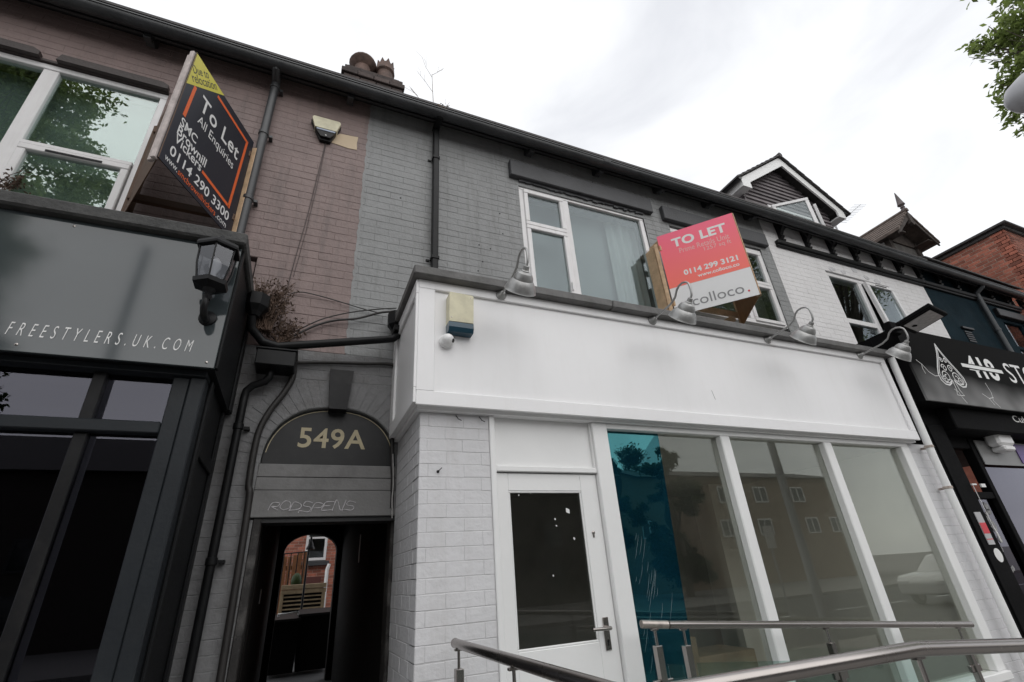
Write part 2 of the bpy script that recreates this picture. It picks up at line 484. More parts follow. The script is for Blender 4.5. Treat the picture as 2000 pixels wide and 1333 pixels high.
def textmesh(s, shear=0.0, spacing=1.0, bold=0.0, ext=0.004):
    cu = bpy.data.curves.new('t', 'FONT')
    cu.body = s; cu.shear = shear; cu.space_character = spacing; cu.offset = bold; cu.extrude = 0.0
    cu.resolution_u = 4
    ob = bpy.data.objects.new('t', cu)
    COL.objects.link(ob)
    dg = bpy.context.evaluated_depsgraph_get()
    me = bpy.data.meshes.new_from_object(ob.evaluated_get(dg))
    vs = [tuple(v.co) for v in me.vertices]
    fs = [tuple(p.vertices) for p in me.polygons]
    bpy.data.objects.remove(ob); bpy.data.curves.remove(cu); bpy.data.meshes.remove(me)
    return vs, fs
def lettering(s, parent, mat, o, u, v, w, h, off=0.002, name='lettering', **k):
    """fit text s into w x h with lower-left corner o, along unit u (text direction) and v (up)"""
    vs, fs = textmesh(s, **k)
    x0 = min(p[0] for p in vs); x1 = max(p[0] for p in vs); y0 = min(p[1] for p in vs); y1 = max(p[1] for p in vs)
    o = Vector(o); u = Vector(u).normalized(); v = Vector(v).normalized(); n = u.cross(v)
    out = [o + u * ((p[0] - x0) / (x1 - x0) * w) + v * ((p[1] - y0) / (y1 - y0) * h) + n * off for p in vs]
    mb = MB(); mb.add(out, fs)
    return mb.build(name, mat, parent)

def pix(p):
    d = Vector(p) - CAM
    z = fw.dot(d)
    if z < 0.05: return None
    return 1000 + F_PX * r2.dot(d) / z, 666.5 - F_PX * u2.dot(d) / z, z

# ------------------------------------------------------------------ brickwork
CH, BL, JT = 0.0776, 0.2264, 0.0065
JOINT = {'red_facing_brick': (0.009, 0.009, 0.009)}
class Bricks:
    """collects bricks of one thing; the 300 that show largest become parts, the rest one part"""
    def __init__(s, owner, limit=300):
        s.o = owner; s.items = []; s.limit = limit
        s.strips = {}
    def wall(s, axis, plane, u0, u1, z0, z1, mat, mort, face=-1, holes=None, back=0.22, cond=None, zbase=0.0, dep=0.10, headers=False, proud=0.0020, CHh=None):
        ch = CHh or CH
        k0 = int(math.floor((z0 - zbase) / ch + 1e-6)); k1 = int(math.ceil((z1 - zbase) / ch - 1e-6))
        st = s.strips.setdefault((mort.name, len(s.strips)), MB())
        rnd = random.Random(int(plane * 1000) + int(u0 * 77))
        for k in range(k0, k1):
            a = max(z0, zbase + k * ch); b = min(z1, zbase + (k + 1) * ch)
            if b - a < 0.012: continue
            zc = (a + b) / 2
            segs = [(u0, u1)]
            for h0, h1 in (holes(zc) if holes else []):
                ns = []
                for c, d in segs:
                    if h1 <= c or h0 >= d: ns.append((c, d)); continue
                    if h0 > c: ns.append((c, h0))
                    if h1 < d: ns.append((h1, d))
                segs = ns
            step = BL / 2 if headers else BL
            shift = (k % 2) * step / 2 + rnd.uniform(-0.006, 0.006)
            for c, d in segs:
                p0, p1 = plane - face * 0.0, plane - face * back
                q0 = plane
                if axis == 'x': st.box(c, d, plane, plane - face * back, a, b)
                else: st.box(plane, plane - face * back, c, d, a, b)
                i0 = math.floor((c - shift) / step)
                x = i0 * step + shift
                while x < d:
                    e0 = max(x, c); e1 = min(x + step, d); uc0 = (e0 + e1) / 2
                    x += step
                    m = mat(uc0, zc) if callable(mat) else mat
                    jp, j0, j1 = JOINT.get(m.name, (0.0014, 0.0020, 0.0066))
                    jb = j1 if rnd.random() < 0.24 else (j0 if rnd.random() < .6 else (j0 + j1) / 2)
                    g0 = jp / 2 if e0 > c + 1e-6 else 0.0; g1 = jp / 2 if e1 < d - 1e-6 else 0.0
                    L = e1 - e0 - g0 - g1
                    if L < 0.02: continue
                    uc = (e0 + g0 + e1 - g1) / 2
                    H = b - a - jb
                    if H < 0.01: continue
                    pr = proud + rnd.uniform(-0.0008, 0.0010)
                    th = dep
                    cdist = plane + face * pr - face * th / 2
                    ctr = (uc, cdist, zc) if axis == 'x' else (cdist, uc, zc)
                    sz = (L, th, H) if axis == 'x' else (th, L, H)
                    s.items.append((ctr, sz, m, rnd.uniform(-0.006, 0.006)))
    def finish(s, wallname='wall'):
        base = {}
        rank = []
        for i, (c, sz, m, rz) in enumerate(s.items):
            p = pix(c)
            ok = p and -20 < p[0] < 2020 and -20 < p[1] < 1353
            rank.append(((max(sz[0], sz[1]) * sz[2]) / (p[2] ** 2) if ok else 0, i))
        rank.sort(reverse=True)
        chosen = {i for v, i in rank[:s.limit] if v > 0}
        rest = {}
        for i, (c, sz, m, rz) in enumerate(s.items):
            if i in chosen:
                key = (sz[0] < sz[1], m.name, round(sz[2], 3))
                nom = (0.1, BL - JT, sz[2]) if key[0] else (BL - JT, 0.1, sz[2])
                if key not in base:
                    mb = MB(); mb.box(-nom[0] / 2, nom[0] / 2, -nom[1] / 2, nom[1] / 2, -nom[2] / 2, nom[2] / 2, 0.0019)
                    me = bpy.data.meshes.new('brick'); me.from_pydata(mb.v, [], mb.f); me.materials.append(m)
                    base[key] = me
                o = bpy.data.objects.new('brick', base[key])
                COL.objects.link(o)
                o.location = c
                o.scale = (sz[0] / nom[0], sz[1] / nom[1], 1)
                o.rotation_euler = (rz * 0.4, rz, rz * 0.5)
                adopt(o, s.o)
            else:
                mb = rest.setdefault(m.name, MB())
                mt = Matrix.Translation(c)
                mb.box(-sz[0] / 2, sz[0] / 2, -sz[1] / 2, sz[1] / 2, -sz[2] / 2, sz[2] / 2, 0.0019, mt)
        for k, mb in rest.items():
            tag(mb.build('brickwork', MATS[k], s.o), None, None, None, 'stuff')
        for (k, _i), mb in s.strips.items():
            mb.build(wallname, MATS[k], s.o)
# ------------------------------------------------------------------ setting
structure('ground', pavem, lambda b: b.box(-400, 400, 60, 500, -0.5, -0.12))
structure('road', asphalt, lambda b: b.box(-400, 400, -13.0, -2.42, -0.6, -0.13))
structure('pavement', pavem, lambda b: b.box(-60, 60, -2.28, 3.62, -0.5, 0.0))
structure('kerb', kerbm, lambda b: b.box(-60, 60, -2.42, -2.28, -0.5, 0.004, 0.012))
structure('opposite_pavement', pavem, lambda b: b.box(-400, 400, -400, -13.0, -0.6, -0.0))
structure('yard', asphalt, lambda b: b.prism([(3.62, -0.2), (3.62, 0.0), (7.6, 0.58), (60, 0.6), (60, -0.2)], 'x', -40, 40))
def road_line(b):
    for k in range(-20, 21):
        b.box(k * 6.0, k * 6.0 + 4.0, -7.75, -7.63, -0.13, -0.126)
structure('road_marking', whitev, road_line)

def frame(b, x0, x1, z0, z1, y0, y1, t, bev=0.004, tb=None):
    tb = tb or t
    b.box(x0, x1, y0, y1, z1 - t, z1, bev)
    b.box(x0, x1, y0, y1, z0, z0 + tb, bev)
    b.box(x0, x0 + t, y0 + 0.001, y1 - 0.001, z0 + tb, z1 - t, bev)
    b.box(x1 - t, x1, y0 + 0.001, y1 - 0.001, z0 + tb, z1 - t, bev)
def room(parent, x0, x1, y0, y1, z0, z1, mat, name='room_lining'):
    def fn(b):
        t = 0.03
        b.box(x0 - t, x0, y0, y1, z0, z1); b.box(x1, x1 + t, y0, y1, z0, z1)
        b.box(x0, x1, y1, y1 + t, z0, z1)
        b.box(x0, x1, y0, y1, z0 - t, z0); b.box(x0, x1, y0, y1, z1, z1 + t)
    return part(name, mat, parent, fn)

YW = 3.6
def rect_holes(rects):
    def f(z):
        return [(a, b) for a, b, c, d in rects if c <= z <= d]
    return f
EZ = 6.2          # soffit height

def eaves(h, x0, x1, dz=0.0, ends=True):
    """gutter, fascia board, soffit and roof slope between x0 and x1; dz = fall per metre from x0"""
    def sl(b):
        for i, (x, y, z) in enumerate(b.v):
            b.v[i] = (x, y, z + dz * (x - x0))
    def gut(b):
        prof = []
        n = 12
        r = 0.062
        for i in range(n + 1):
            t = math.pi + math.pi * i / n
            prof.append((3.382 + r * math.cos(t), 6.10 + r * math.sin(t)))
        prof.append((3.382 + r, 6.106)); prof.append((3.382 + r - 0.005, 6.106))
        for i in range(n + 1):
            t = 2 * math.pi - math.pi * i / n
            prof.append((3.382 + (r - 0.005) * math.cos(t), 6.10 + (r - 0.005) * math.sin(t)))
        prof += [(3.382 - r + 0.004, 6.110), (3.382 - r - 0.008, 6.110), (3.382 - r - 0.008, 6.098)]
        m = max(1, int((x1 - x0) / 2.0))
        b.prism(prof, 'x', x0, x1)
        sl(b)
    part('gutter', gutterm, h, gut, 40)
    m = max(1, int((x1 - x0) / 1.9))
    for i in range(1, m):
        xx = x0 + (x1 - x0) * i / m + random.uniform(-0.15, 0.15)
        def un(b):
            prof = [(3.382 + 0.068 * math.cos(math.pi + math.pi * j / 12), 6.104 + 0.068 * math.sin(math.pi + math.pi * j / 12)) for j in range(13)]
            b.prism(prof + [(3.45, 6.122), (3.305, 6.122)], 'x', xx - 0.05, xx + 0.05); sl(b)
        part('gutter_union', gutterm, h, un, 40)
    part('eaves_board', soffitm, h, lambda b: (b.box(x0, x1, 3.447, 3.47, 6.06, 6.26), sl(b)))
    part('soffit', soffitm, h, lambda b: (b.box(x0, x1, 3.47, 3.62, EZ, EZ + 0.02), sl(b)))
def gutter_bracket(h, x, z=0.0):
    def fn(b):
        b.box(x - 0.03, x + 0.03, 3.44, 3.5, 6.02 + z, 6.075 + z, 0.006)
        b.prism([(3.475, 6.06 + z), (3.475, 6.198 + z), (3.6, 6.198 + z), (3.6, 6.10 + z), (3.56, 6.05 + z)], 'x', x - 0.032, x + 0.032)
    part('gutter_bracket', gutterm, h, fn)
def roof(h, x0, x1, mat=None, slope=38, depth=4.2, dz=0.0):
    t = math.tan(R(slope))
    def fn(b):
        n = 26
        for i in range(n):
            y0 = 3.36 + depth * i / n; y1 = 3.36 + depth * (i + 1) / n + 0.05
            z0 = 6.19 + (y0 - 3.36) * t; z1 = 6.19 + (y1 - 3.36) * t
            b.prism([(y0, z0), (y0, z0 + 0.03), (y1, z1 + 0.012), (y1, z1 - 0.02)], 'x', x0, x1)
        for j, (x, y, z) in enumerate(b.v):
            b.v[j] = (x, y, z + dz * (x - x0))
    part('roof', mat or rooft, h, fn)

def upvc_window(h, x0, x1, z0, z1, lights, yf=3.612, mat=None, glass=None, t=0.06, name='window', inner=None):
    """lights: list of (x0,x1,z0,z1,sash) with own sash frame"""
    mat = mat or upvc; glass = glass or g_up
    w = part(name, mat, h, lambda b: frame(b, x0, x1, z0, z1, yf, yf + 0.07, t))
    for (a, c, d, e, kind) in lights:
        if kind == 'sash':
            part('sash', mat, w, lambda b: frame(b, a, c, d, e, yf - 0.018, yf + 0.045, 0.052, 0.006))
            part('pane', glass, w, lambda b: b.box(a + 0.05, c - 0.05, yf + 0.012, yf + 0.018, d + 0.05, e - 0.05))
        elif kind == 'bar':
            part('mullion', mat, w, lambda b: b.box(a, c, yf + 0.0015, yf + 0.068, d, e, 0.004))
        else:
            part('pane', glass, w, lambda b: b.box(a - 0.005, c + 0.005, yf + 0.030, yf + 0.036, d - 0.005, e + 0.005))
    return w

# ------------------------------------------------------------------ pink house (left)
pinkh = thing('terrace_house', 'dusky pink painted brick house at the left, with the big white window', 'house', (-2.5, 3.6, 0))
pb = Bricks(pinkh)
ph = rect_holes([(-3.95, -1.485, 3.0, 5.578), (-9, -0.55, 0, 4.0)])
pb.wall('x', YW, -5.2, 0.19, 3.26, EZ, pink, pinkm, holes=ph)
pb.finish()
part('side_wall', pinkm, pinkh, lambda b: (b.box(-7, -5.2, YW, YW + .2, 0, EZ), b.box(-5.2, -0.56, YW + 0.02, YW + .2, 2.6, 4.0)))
eaves(pinkh, -7.0, 0.195)
for x in (-1.72, -0.02): gutter_bracket(pinkh, x)
roof(pinkh, -7.0, 0.195)
w = upvc_window(pinkh, -3.95, -1.485, 4.14, 5.575,
    [(-2.325, -2.225, 4.2, 5.515, 'bar'), (-2.225, -1.545, 4.70, 5.515, 'pane'), (-2.222, -1.548, 4.16, 4.70, 'sash'),
     (-3.25, -3.15, 4.2, 5.515, 'bar'), (-3.15, -2.325, 4.2, 5.515, 'pane'), (-3.89, -3.25, 4.2, 5.515, 'pane')], glass=g_left, t=0.055)
part('trickle_vent', blackp, w, lambda b: b.box(-2.06, -1.72, 3.588, 3.594, 4.655, 4.672))
part('transom', upvc, w, lambda b: b.box(-2.225, -1.545, 3.600, 3.68, 4.70, 4.735, 0.004))
part('added_backing', backingm, pinkh, lambda b: b.box(-3.9, -1.5, 3.80, 3.81, 4.1, 5.56))  # pale sheet added behind the glass to lift its mint reflection
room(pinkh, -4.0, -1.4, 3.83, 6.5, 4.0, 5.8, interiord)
def hood(b, x0, x1):
    b.prism([(x0, 5.585), (x0 + .02, 5.655), (x1 - .05, 5.655), (x1, 5.628), (x1, 5.585)], 'y', 3.55, 3.62)
for a, c in ((-3.95, -2.36), (-2.25, -1.49)):
    part('window_lintel', hoodm, pinkh, lambda b: hood(b, a, c))
part('window_lintel', hoodm, pinkh, lambda b: b.box(-3.95, -1.488, 3.59, 3.68, 5.578, 5.60))
part('paint_patch', M('cream_paint_patch', (0.56, 0.44, 0.30), 0.6, var=0.06), pinkh,
     lambda b: b.prism([(-0.17, 5.50), (-0.16, 5.535), (-0.074, 5.645), (0.098, 5.662), (0.092, 5.57), (0.10, 5.485), (0.02, 5.478)], 'y', 3.5925, 3.6))

# ------------------------------------------------------------------ grey house (middle)
def paint_edge(b):
    r_ = random.Random(9); z = 3.27; L_ = []
    while z < 6.18:
        L_.append((0.186 + r_.uniform(-.009, .006), z)); z += r_.uniform(.02, .06)
    b.prism(L_ + [(0.205, 6.18), (0.205, 3.27)], 'y', 3.5958, 3.5965)

greyh = thing('terrace_house', 'mid grey painted brick house in the middle, above the white shop front', 'house', (3.0, 3.6, 0))
gb = Bricks(greyh)
AX, AZ, AA, AB = 0.17, 2.40, 0.45, 0.42
def arch_half(z, grow=0.0):
    a, b_ = AA + grow, AB + grow
    t = (z - AZ) / b_
    if t >= 1: return 0
    if t <= 0: return a
    return a * (1 - t ** 2.3) ** (1 / 2.3)
def gh(z):
    h = [(1.855, 3.594, 3.0, 5.618), (4.0, 5.64, 3.0, 5.565)]
    out = [(a, b) for a, b, c, d in h if c <= z <= d]
    if z < 3.1 and z >= 2.04:
        q = arch_half(z, 0.205)
        if z < AZ: q = AA + 0.005
        if q > 0: out.append((AX - q, AX + q))
    if 3.26 <= z: out.append((-1, 0.193))
    if z < 4.02: out.append((0.66, 9))
    if z < 2.04: out.append((-0.25, 0.64))
    return out
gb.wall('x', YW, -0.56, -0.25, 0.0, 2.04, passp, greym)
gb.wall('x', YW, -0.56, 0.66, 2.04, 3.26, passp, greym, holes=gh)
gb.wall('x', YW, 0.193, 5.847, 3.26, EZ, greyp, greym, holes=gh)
for x, z in ((1.35, 4.62), (1.47, 4.60), (1.38, 4.42), (1.33, 4.30), (0.55, 5.0), (2.9, 5.98), (4.4, 5.95), (0.45, 3.42), (1.62, 4.83), (1.60, 5.1)):
    part('drill_hole', blackp, greyh, lambda b: b.lathe((x, 3.5992, z), (0, -1, 0), [(0.009, 0), (0.008, 0.0035)], 8))
# ring of voussoirs
nv = 26
ring = []
for i in range(nv + 1):
    t = math.pi * i / nv
    def pt(a, b_):
        c, s_ = math.cos(t), math.sin(t)
        r = (abs(c / a) ** 2.3 + abs(s_ / b_) ** 2.3) ** (-1 / 2.3)
        return (AX + r * c, AZ + r * s_)
    ring.append((pt(AA, AB), pt(AA + 0.215, AB + 0.215)))
for i in range(nv):
    (a, b_), (c, d) = ring[i], ring[i + 1]
    cx = sum(p[0] for p in (a, b_, c, d)) / 4; cz = sum(p[1] for p in (a, b_, c, d)) / 4
    if abs(cx - AX) < 0.075 and cz > 2.6: continue
    k = 0.955
    poly = [(cx + (p[0] - cx) * k, cz + (p[1] - cz) * k) for p in (a, b_, d, c)]
    part('voussoir', passp, greyh, lambda b: b.prism(poly, 'y', YW - random.uniform(0.003, 0.006), YW + 0.1))
part('arch_backing', passp, greyh, lambda b: [b.prism([tuple(ring[i][1]), (AX + (ring[i][1][0] - AX) * 1.22, AZ + (ring[i][1][1] - AZ) * 1.22), (AX + (ring[i + 1][1][0] - AX) * 1.22, AZ + (ring[i + 1][1][1] - AZ) * 1.22), tuple(ring[i + 1][1])], 'y', YW + 0.0012, YW + 0.15) for i in range(nv)])
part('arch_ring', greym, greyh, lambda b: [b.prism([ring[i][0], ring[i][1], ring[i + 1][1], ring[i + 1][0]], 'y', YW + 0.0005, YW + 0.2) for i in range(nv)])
part('keystone', blackp, greyh, lambda b: b.prism([(0.112, 2.79), (0.237, 2.79), (0.262, 3.10), (0.09, 3.10)], 'y', 3.535, 3.7))
part('paint_edge', greyp, greyh, paint_edge)
gb.finish()
eaves(greyh, 0.195, 5.85)
for x in (2.0, 2.95, 3.9, 4.75, 5.55): gutter_bracket(greyh, x)
roof(greyh, 0.195, 5.85)
w = upvc_window(greyh, 1.855, 3.594, 4.12, 5.616,
    [(2.418, 2.498, 4.18, 5.556, 'bar'), (1.912, 2.42, 5.045, 5.558, 'sash'), (1.912, 2.42, 4.14, 5.045, 'sash'), (2.498, 3.534, 4.18, 5.556, 'pane')])
part('handle', upvc, w, lambda b: b.bar((2.385, 3.585, 4.27), (2.385, 3.585, 4.37), 0.014, 0.014, (0, 1, 0)))
w3 = upvc_window(greyh, 4.0, 5.64, 4.30, 5.562,
    [(4.05, 5.0, 4.36, 5.5, 'pane'), (5.0, 5.07, 4.36, 5.5, 'bar'), (5.07, 5.59, 4.94, 5.51, 'sash'), (5.07, 5.59, 4.33, 4.94, 'sash')])
for (a, c, z0, z1) in ((1.745, 3.73, 5.672, 5.905), (3.9, 5.77, 5.63, 5.85)):
    part('window_lintel', lintelm, greyh, lambda b: b.box(a, c, 3.535, 3.66, z0, z1, 0.008))
# ragged mortar under the lintel
def ragged(b):
    x = 1.86
    while x < 3.58:
        d = random.uniform(0.03, 0.09)
        b.prism([(x, 5.672), (x + d, 5.672), (x + d, 5.672 - random.uniform(0.018, 0.05)), (x, 5.672 - random.uniform(0.018, 0.05))], 'y', 3.575, 3.66)
        x += d
part('mortar_bed', lintelm, greyh, ragged)
room(greyh, 1.7, 3.8, 3.72, 6.5, 4.0, 6.0, interior)
room(greyh, 3.87, 5.75, 3.72, 6.5, 4.0, 6.0, interior)
def curtain(b, x0, x1, y, z0, z1):
    n = int((x1 - x0) / 0.018); pts = []
    for i in range(n + 1):
        x = x0 + (x1 - x0) * i / n
        pts.append((x, y + 0.022 * math.sin(i * 0.9) + 0.01 * math.sin(i * 0.37)))
    vs = [(x, yy, z0) for x, yy in pts] + [(x, yy, z1) for x, yy in pts]
    b.add(vs, [(i, i + 1, i + n + 2, i + n + 1) for i in range(n)])
part('curtain_and_backing', M('added_grey_backing', (0.27, 0.285, 0.30), 0.9, var=0.05), greyh, lambda b: b.box(1.86, 3.58, 3.86, 3.865, 4.1, 5.62))  # flat grey sheet added across the window to lighten the glass
part('curtain_and_backing', curtainm, greyh, lambda b: curtain(b, 3.12, 3.58, 3.80, 4.1, 5.6), 60)  # folded curtain at the right of the window

# chimney with its two pots
def stack(b):
    b.box(-0.13, 0.66, 5.0, 5.62, 6.6, 8.42)
part('chimney', sootst, greyh, stack)
ch = greyh.children[-1]
for (x0, x1, z0, z1) in ((-0.17, 0.70, 8.400, 8.490), (-0.21, 0.73, 8.495, 8.590), (-0.17, 0.70, 8.595, 8.690), (-0.13, 0.65, 8.695, 8.770)):
    x = x0
    while x < x1 - 0.05:
        e = min(x + 0.235, x1)
        if x1 - e < 0.08: e = x1
        part('brick', sootst, ch, lambda b: b.box(x + 0.003, e - 0.003, 4.97 + (0.05 if z0 > 8.69 else 0) - (0.03 if 8.49 < z0 < 8.5 else 0), 5.64, z0, z1, 0.008))
        x = e
pot = part('chimney_pot', terrac, ch, lambda b: b.lathe((0.09, 5.25, 8.85), (0, 0, 1), [(0.13, 0), (0.125, 0.22), (0.19, 0.28), (0.215, 0.33), (0.20, 0.37), (0.16, 0.38), (0.12, 0.33), (0.11, 0.1)], 20), 40)
def crown_pot(b):
    b.lathe((0.44, 5.25, 8.85), (0, 0, 1), [(0.14, 0), (0.13, 0.12), (0.125, 0.25), (0.155, 0.28), (0.15, 0.32), (0.14, 0.43), (0.115, 0.43), (0.115, 0.2)], 18)
    for j in range(9):
        t = 2 * math.pi * j / 9
        for s_ in (0,):
            a = Vector((0.44 + 0.13 * math.cos(t - .3), 5.25 + 0.13 * math.sin(t - .3), 9.27)); c = Vector((0.44 + 0.13 * math.cos(t + .3), 5.25 + 0.13 * math.sin(t + .3), 9.27))
            d = Vector((0.44 + 0.132 * math.cos(t), 5.25 + 0.132 * math.sin(t), 9.37))
            i = Vector((math.cos(t), math.sin(t), 0)) * 0.012
            b.convex([a - i, a + i, c + i, c - i, d - i, d + i], [(0, 1, 5, 4), (3, 2, 5, 4), (0, 3, 4), (1, 2, 5), (0, 1, 2, 3)])
crownpot = part('chimney_pot', terrac, ch, crown_pot, 40)

# ------------------------------------------------------------------ white house and blue house (right)
whh = thing('terrace_house', 'white painted house with black scalloped eaves, right of the grey house', 'house', (7.7, 3.6, 0))
blh = thing('terrace_house', 'dark blue painted house with black scalloped eaves, beyond the white house', 'house', (11.5, 3.6, 0))
FALL = -0.019
wb = Bricks(whh)
wb.wall('x', YW, 5.853, 9.637, 3.9, EZ + 0.02, whitehs, whitehs, holes=rect_holes([(6.97, 8.53, 3.9, 5.49)]), proud=0.0022)
wb.finish()
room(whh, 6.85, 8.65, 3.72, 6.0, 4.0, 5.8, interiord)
w = upvc_window(whh, 6.97, 8.53, 4.1, 5.488,
    [(7.03, 7.70, 4.69, 5.43, 'pane'), (7.03, 7.70, 4.61, 4.69, 'bar'), (7.70, 7.80, 4.16, 5.43, 'bar'), (7.03, 7.70, 4.16, 4.61, 'pane'), (7.80, 8.47, 4.16, 4.61, 'pane')])
# top-hung sash standing open
sm = Matrix.Translation((8.135, 3.60, 5.43)) @ Matrix.Rotation(R(-3), 4, 'X')
part('open_sash', upvc, w, lambda b: [b.box(*q, 0.005, sm) for q in ((-.34, .34, -.06, 0, -.06, 0), (-.34, .34, -.06, 0, -.82, -.76), (-.34, -.28, -.059, -.001, -.76, -.06), (.28, .34, -.059, -.001, -.76, -.06))])
part('pane', g_up, w, lambda b: b.box(-.285, .285, -.035, -.029, -.765, -.055, 0, sm))
part('trickle_vent', blackp, w, lambda b: b.box(-0.12, 0.16, -0.064, -0.0605, -0.038, -0.022, 0, sm))
def flakes(b):
    for x, z in ((7.15, 5.56), (7.42, 5.57), (8.0, 5.57), (8.25, 5.56), (7.75, 5.68)):
        p = [(x + random.uniform(.05, .11) * math.cos(k * 1.05), z + random.uniform(.03, .06) * math.sin(k * 1.05)) for k in range(6)]
        b.prism(p, 'y', 3.5935, 3.6)
tag(part('flaking_paint', whitebm, whh, flakes), None, None, None, 'stuff')
for h, x0, x1, wm in ((whh, 5.853, 9.637, whitehs), (blh, 9.637, 12.9, bluep)):
    off = FALL * (x0 - 5.853)
    eaves(h, x0, x1, FALL)
    for ob in h.children:
        if ob.name.split('.')[0] in ('gutter', 'gutter_union', 'eaves_board', 'soffit'):
            ob.location.z += off
    def string(b):
        b.box(x0 + (0.17 if h is whh else 0), x1, 3.535, 3.61, 5.757, 5.83, 0.012)
        b.box(x0 + (0.17 if h is whh else 0), x1, 3.56, 3.61, 5.72, 5.756, 0.008)
    part('string_course', blackp, h, string)
    roof(h, x0, x1, None, dz=FALL)
nb = 13
for i in range(nb):
    x = 6.18 + 0.575 * i
    h = whh if x < 9.5 else blh
    zt = 6.2 + FALL * (x - 5.853)
    def brk(b):
        b.prism([(3.6, 5.83), (3.55, 5.83), (3.532, 5.86), (3.56, 5.89), (3.53, 5.925), (3.55, 5.96), (3.515, 6.01), (3.475, 6.06), (3.455, zt - 0.03), (3.455, zt), (3.6, zt)], 'x', x - 0.032, x + 0.032)
        b.box(x - 0.06, x + 0.06, 3.40, 3.447, zt - 0.13, zt - 0.055, 0.008)
    part('eaves_bracket', blackp, h, brk)
    if i < nb - 1:
        def spand(b):
            x2 = x + 0.575
            n = 10
            top = zt - 0.004
            for j in range(n):
                def arc(t):
                    q = abs(2 * t - 1)
                    return top - 0.03 - 0.15 * q ** 2.6
                a, c = j / n, (j + 1) / n
                xa, xc = x + 0.032 + 0.511 * a, x + 0.032 + 0.511 * c
                b.prism([(xa, arc(a)), (xc, arc(c)), (xc, top), (xa, top)], 'y', 3.50, 3.53)
        part('eaves_arch', blackp, h, spand)
part('wall', bluep, blh, lambda b: [b.box(9.637, 10.9, YW, YW + .2, 3.5, EZ), b.box(12.7, 12.9, YW, YW + .2, 3.5, EZ), b.box(11.9, 12.7, YW, YW + .2, 5.45, EZ), b.box(10.9, 11.9, YW, YW + 0.2, 3.5, EZ)])
w = upvc_window(blh, 11.9, 12.7, 4.2, 5.45, [(11.96, 12.64, 4.26, 4.8, 'pane'), (11.96, 12.64, 4.8, 4.87, 'bar'), (11.96, 12.64, 4.87, 5.39, 'pane')], mat=bluep)
part('window_lintel', blackp, blh, lambda b: b.box(11.75, 12.8, 3.53, 3.61, 5.455, 5.62, 0.01))
room(blh, 11.8, 12.85, 3.81, 6, 4, 5.7, interiord)
part('wall_vent', blackp, blh, lambda b: [b.box(10.15, 10.5, 3.56, 3.6, 4.96, 5.0, .004)] + [b.box(10.2, 10.42, 3.585, 3.6, 4.72 + k * .045, 4.745 + k * .045) for k in range(5)])

# ------------------------------------------------------------------ red brick block beyond
redh = thing('brick_block', 'red brick block with flat eaves at the far right, beyond the blue house', 'building', (16, 6, 0))
rb = Bricks(redh)
rb.wall('y', 13.4, 3.25, 9.0, 4.3, 7.72, redbrick, mortar, face=-1, zbase=7.72)
rb.wall('x', 3.25, 13.4, 17.0, 4.3, 7.72, redbrick, mortar, face=-1, zbase=7.72)
rb.finish()
part('side_wall', redbrick, redh, lambda b: b.box(13.41, 20, 3.6, 9, 0, 4.35))
part('roof', rooft, redh, lambda b: b.box(13.36, 20, 3.2, 9.1, 7.72, 7.80, 0.01))
part('verge', rooft, redh, lambda b: b.box(13.30, 20.05, 3.12, 9.15, 7.802, 7.86, 0.01))

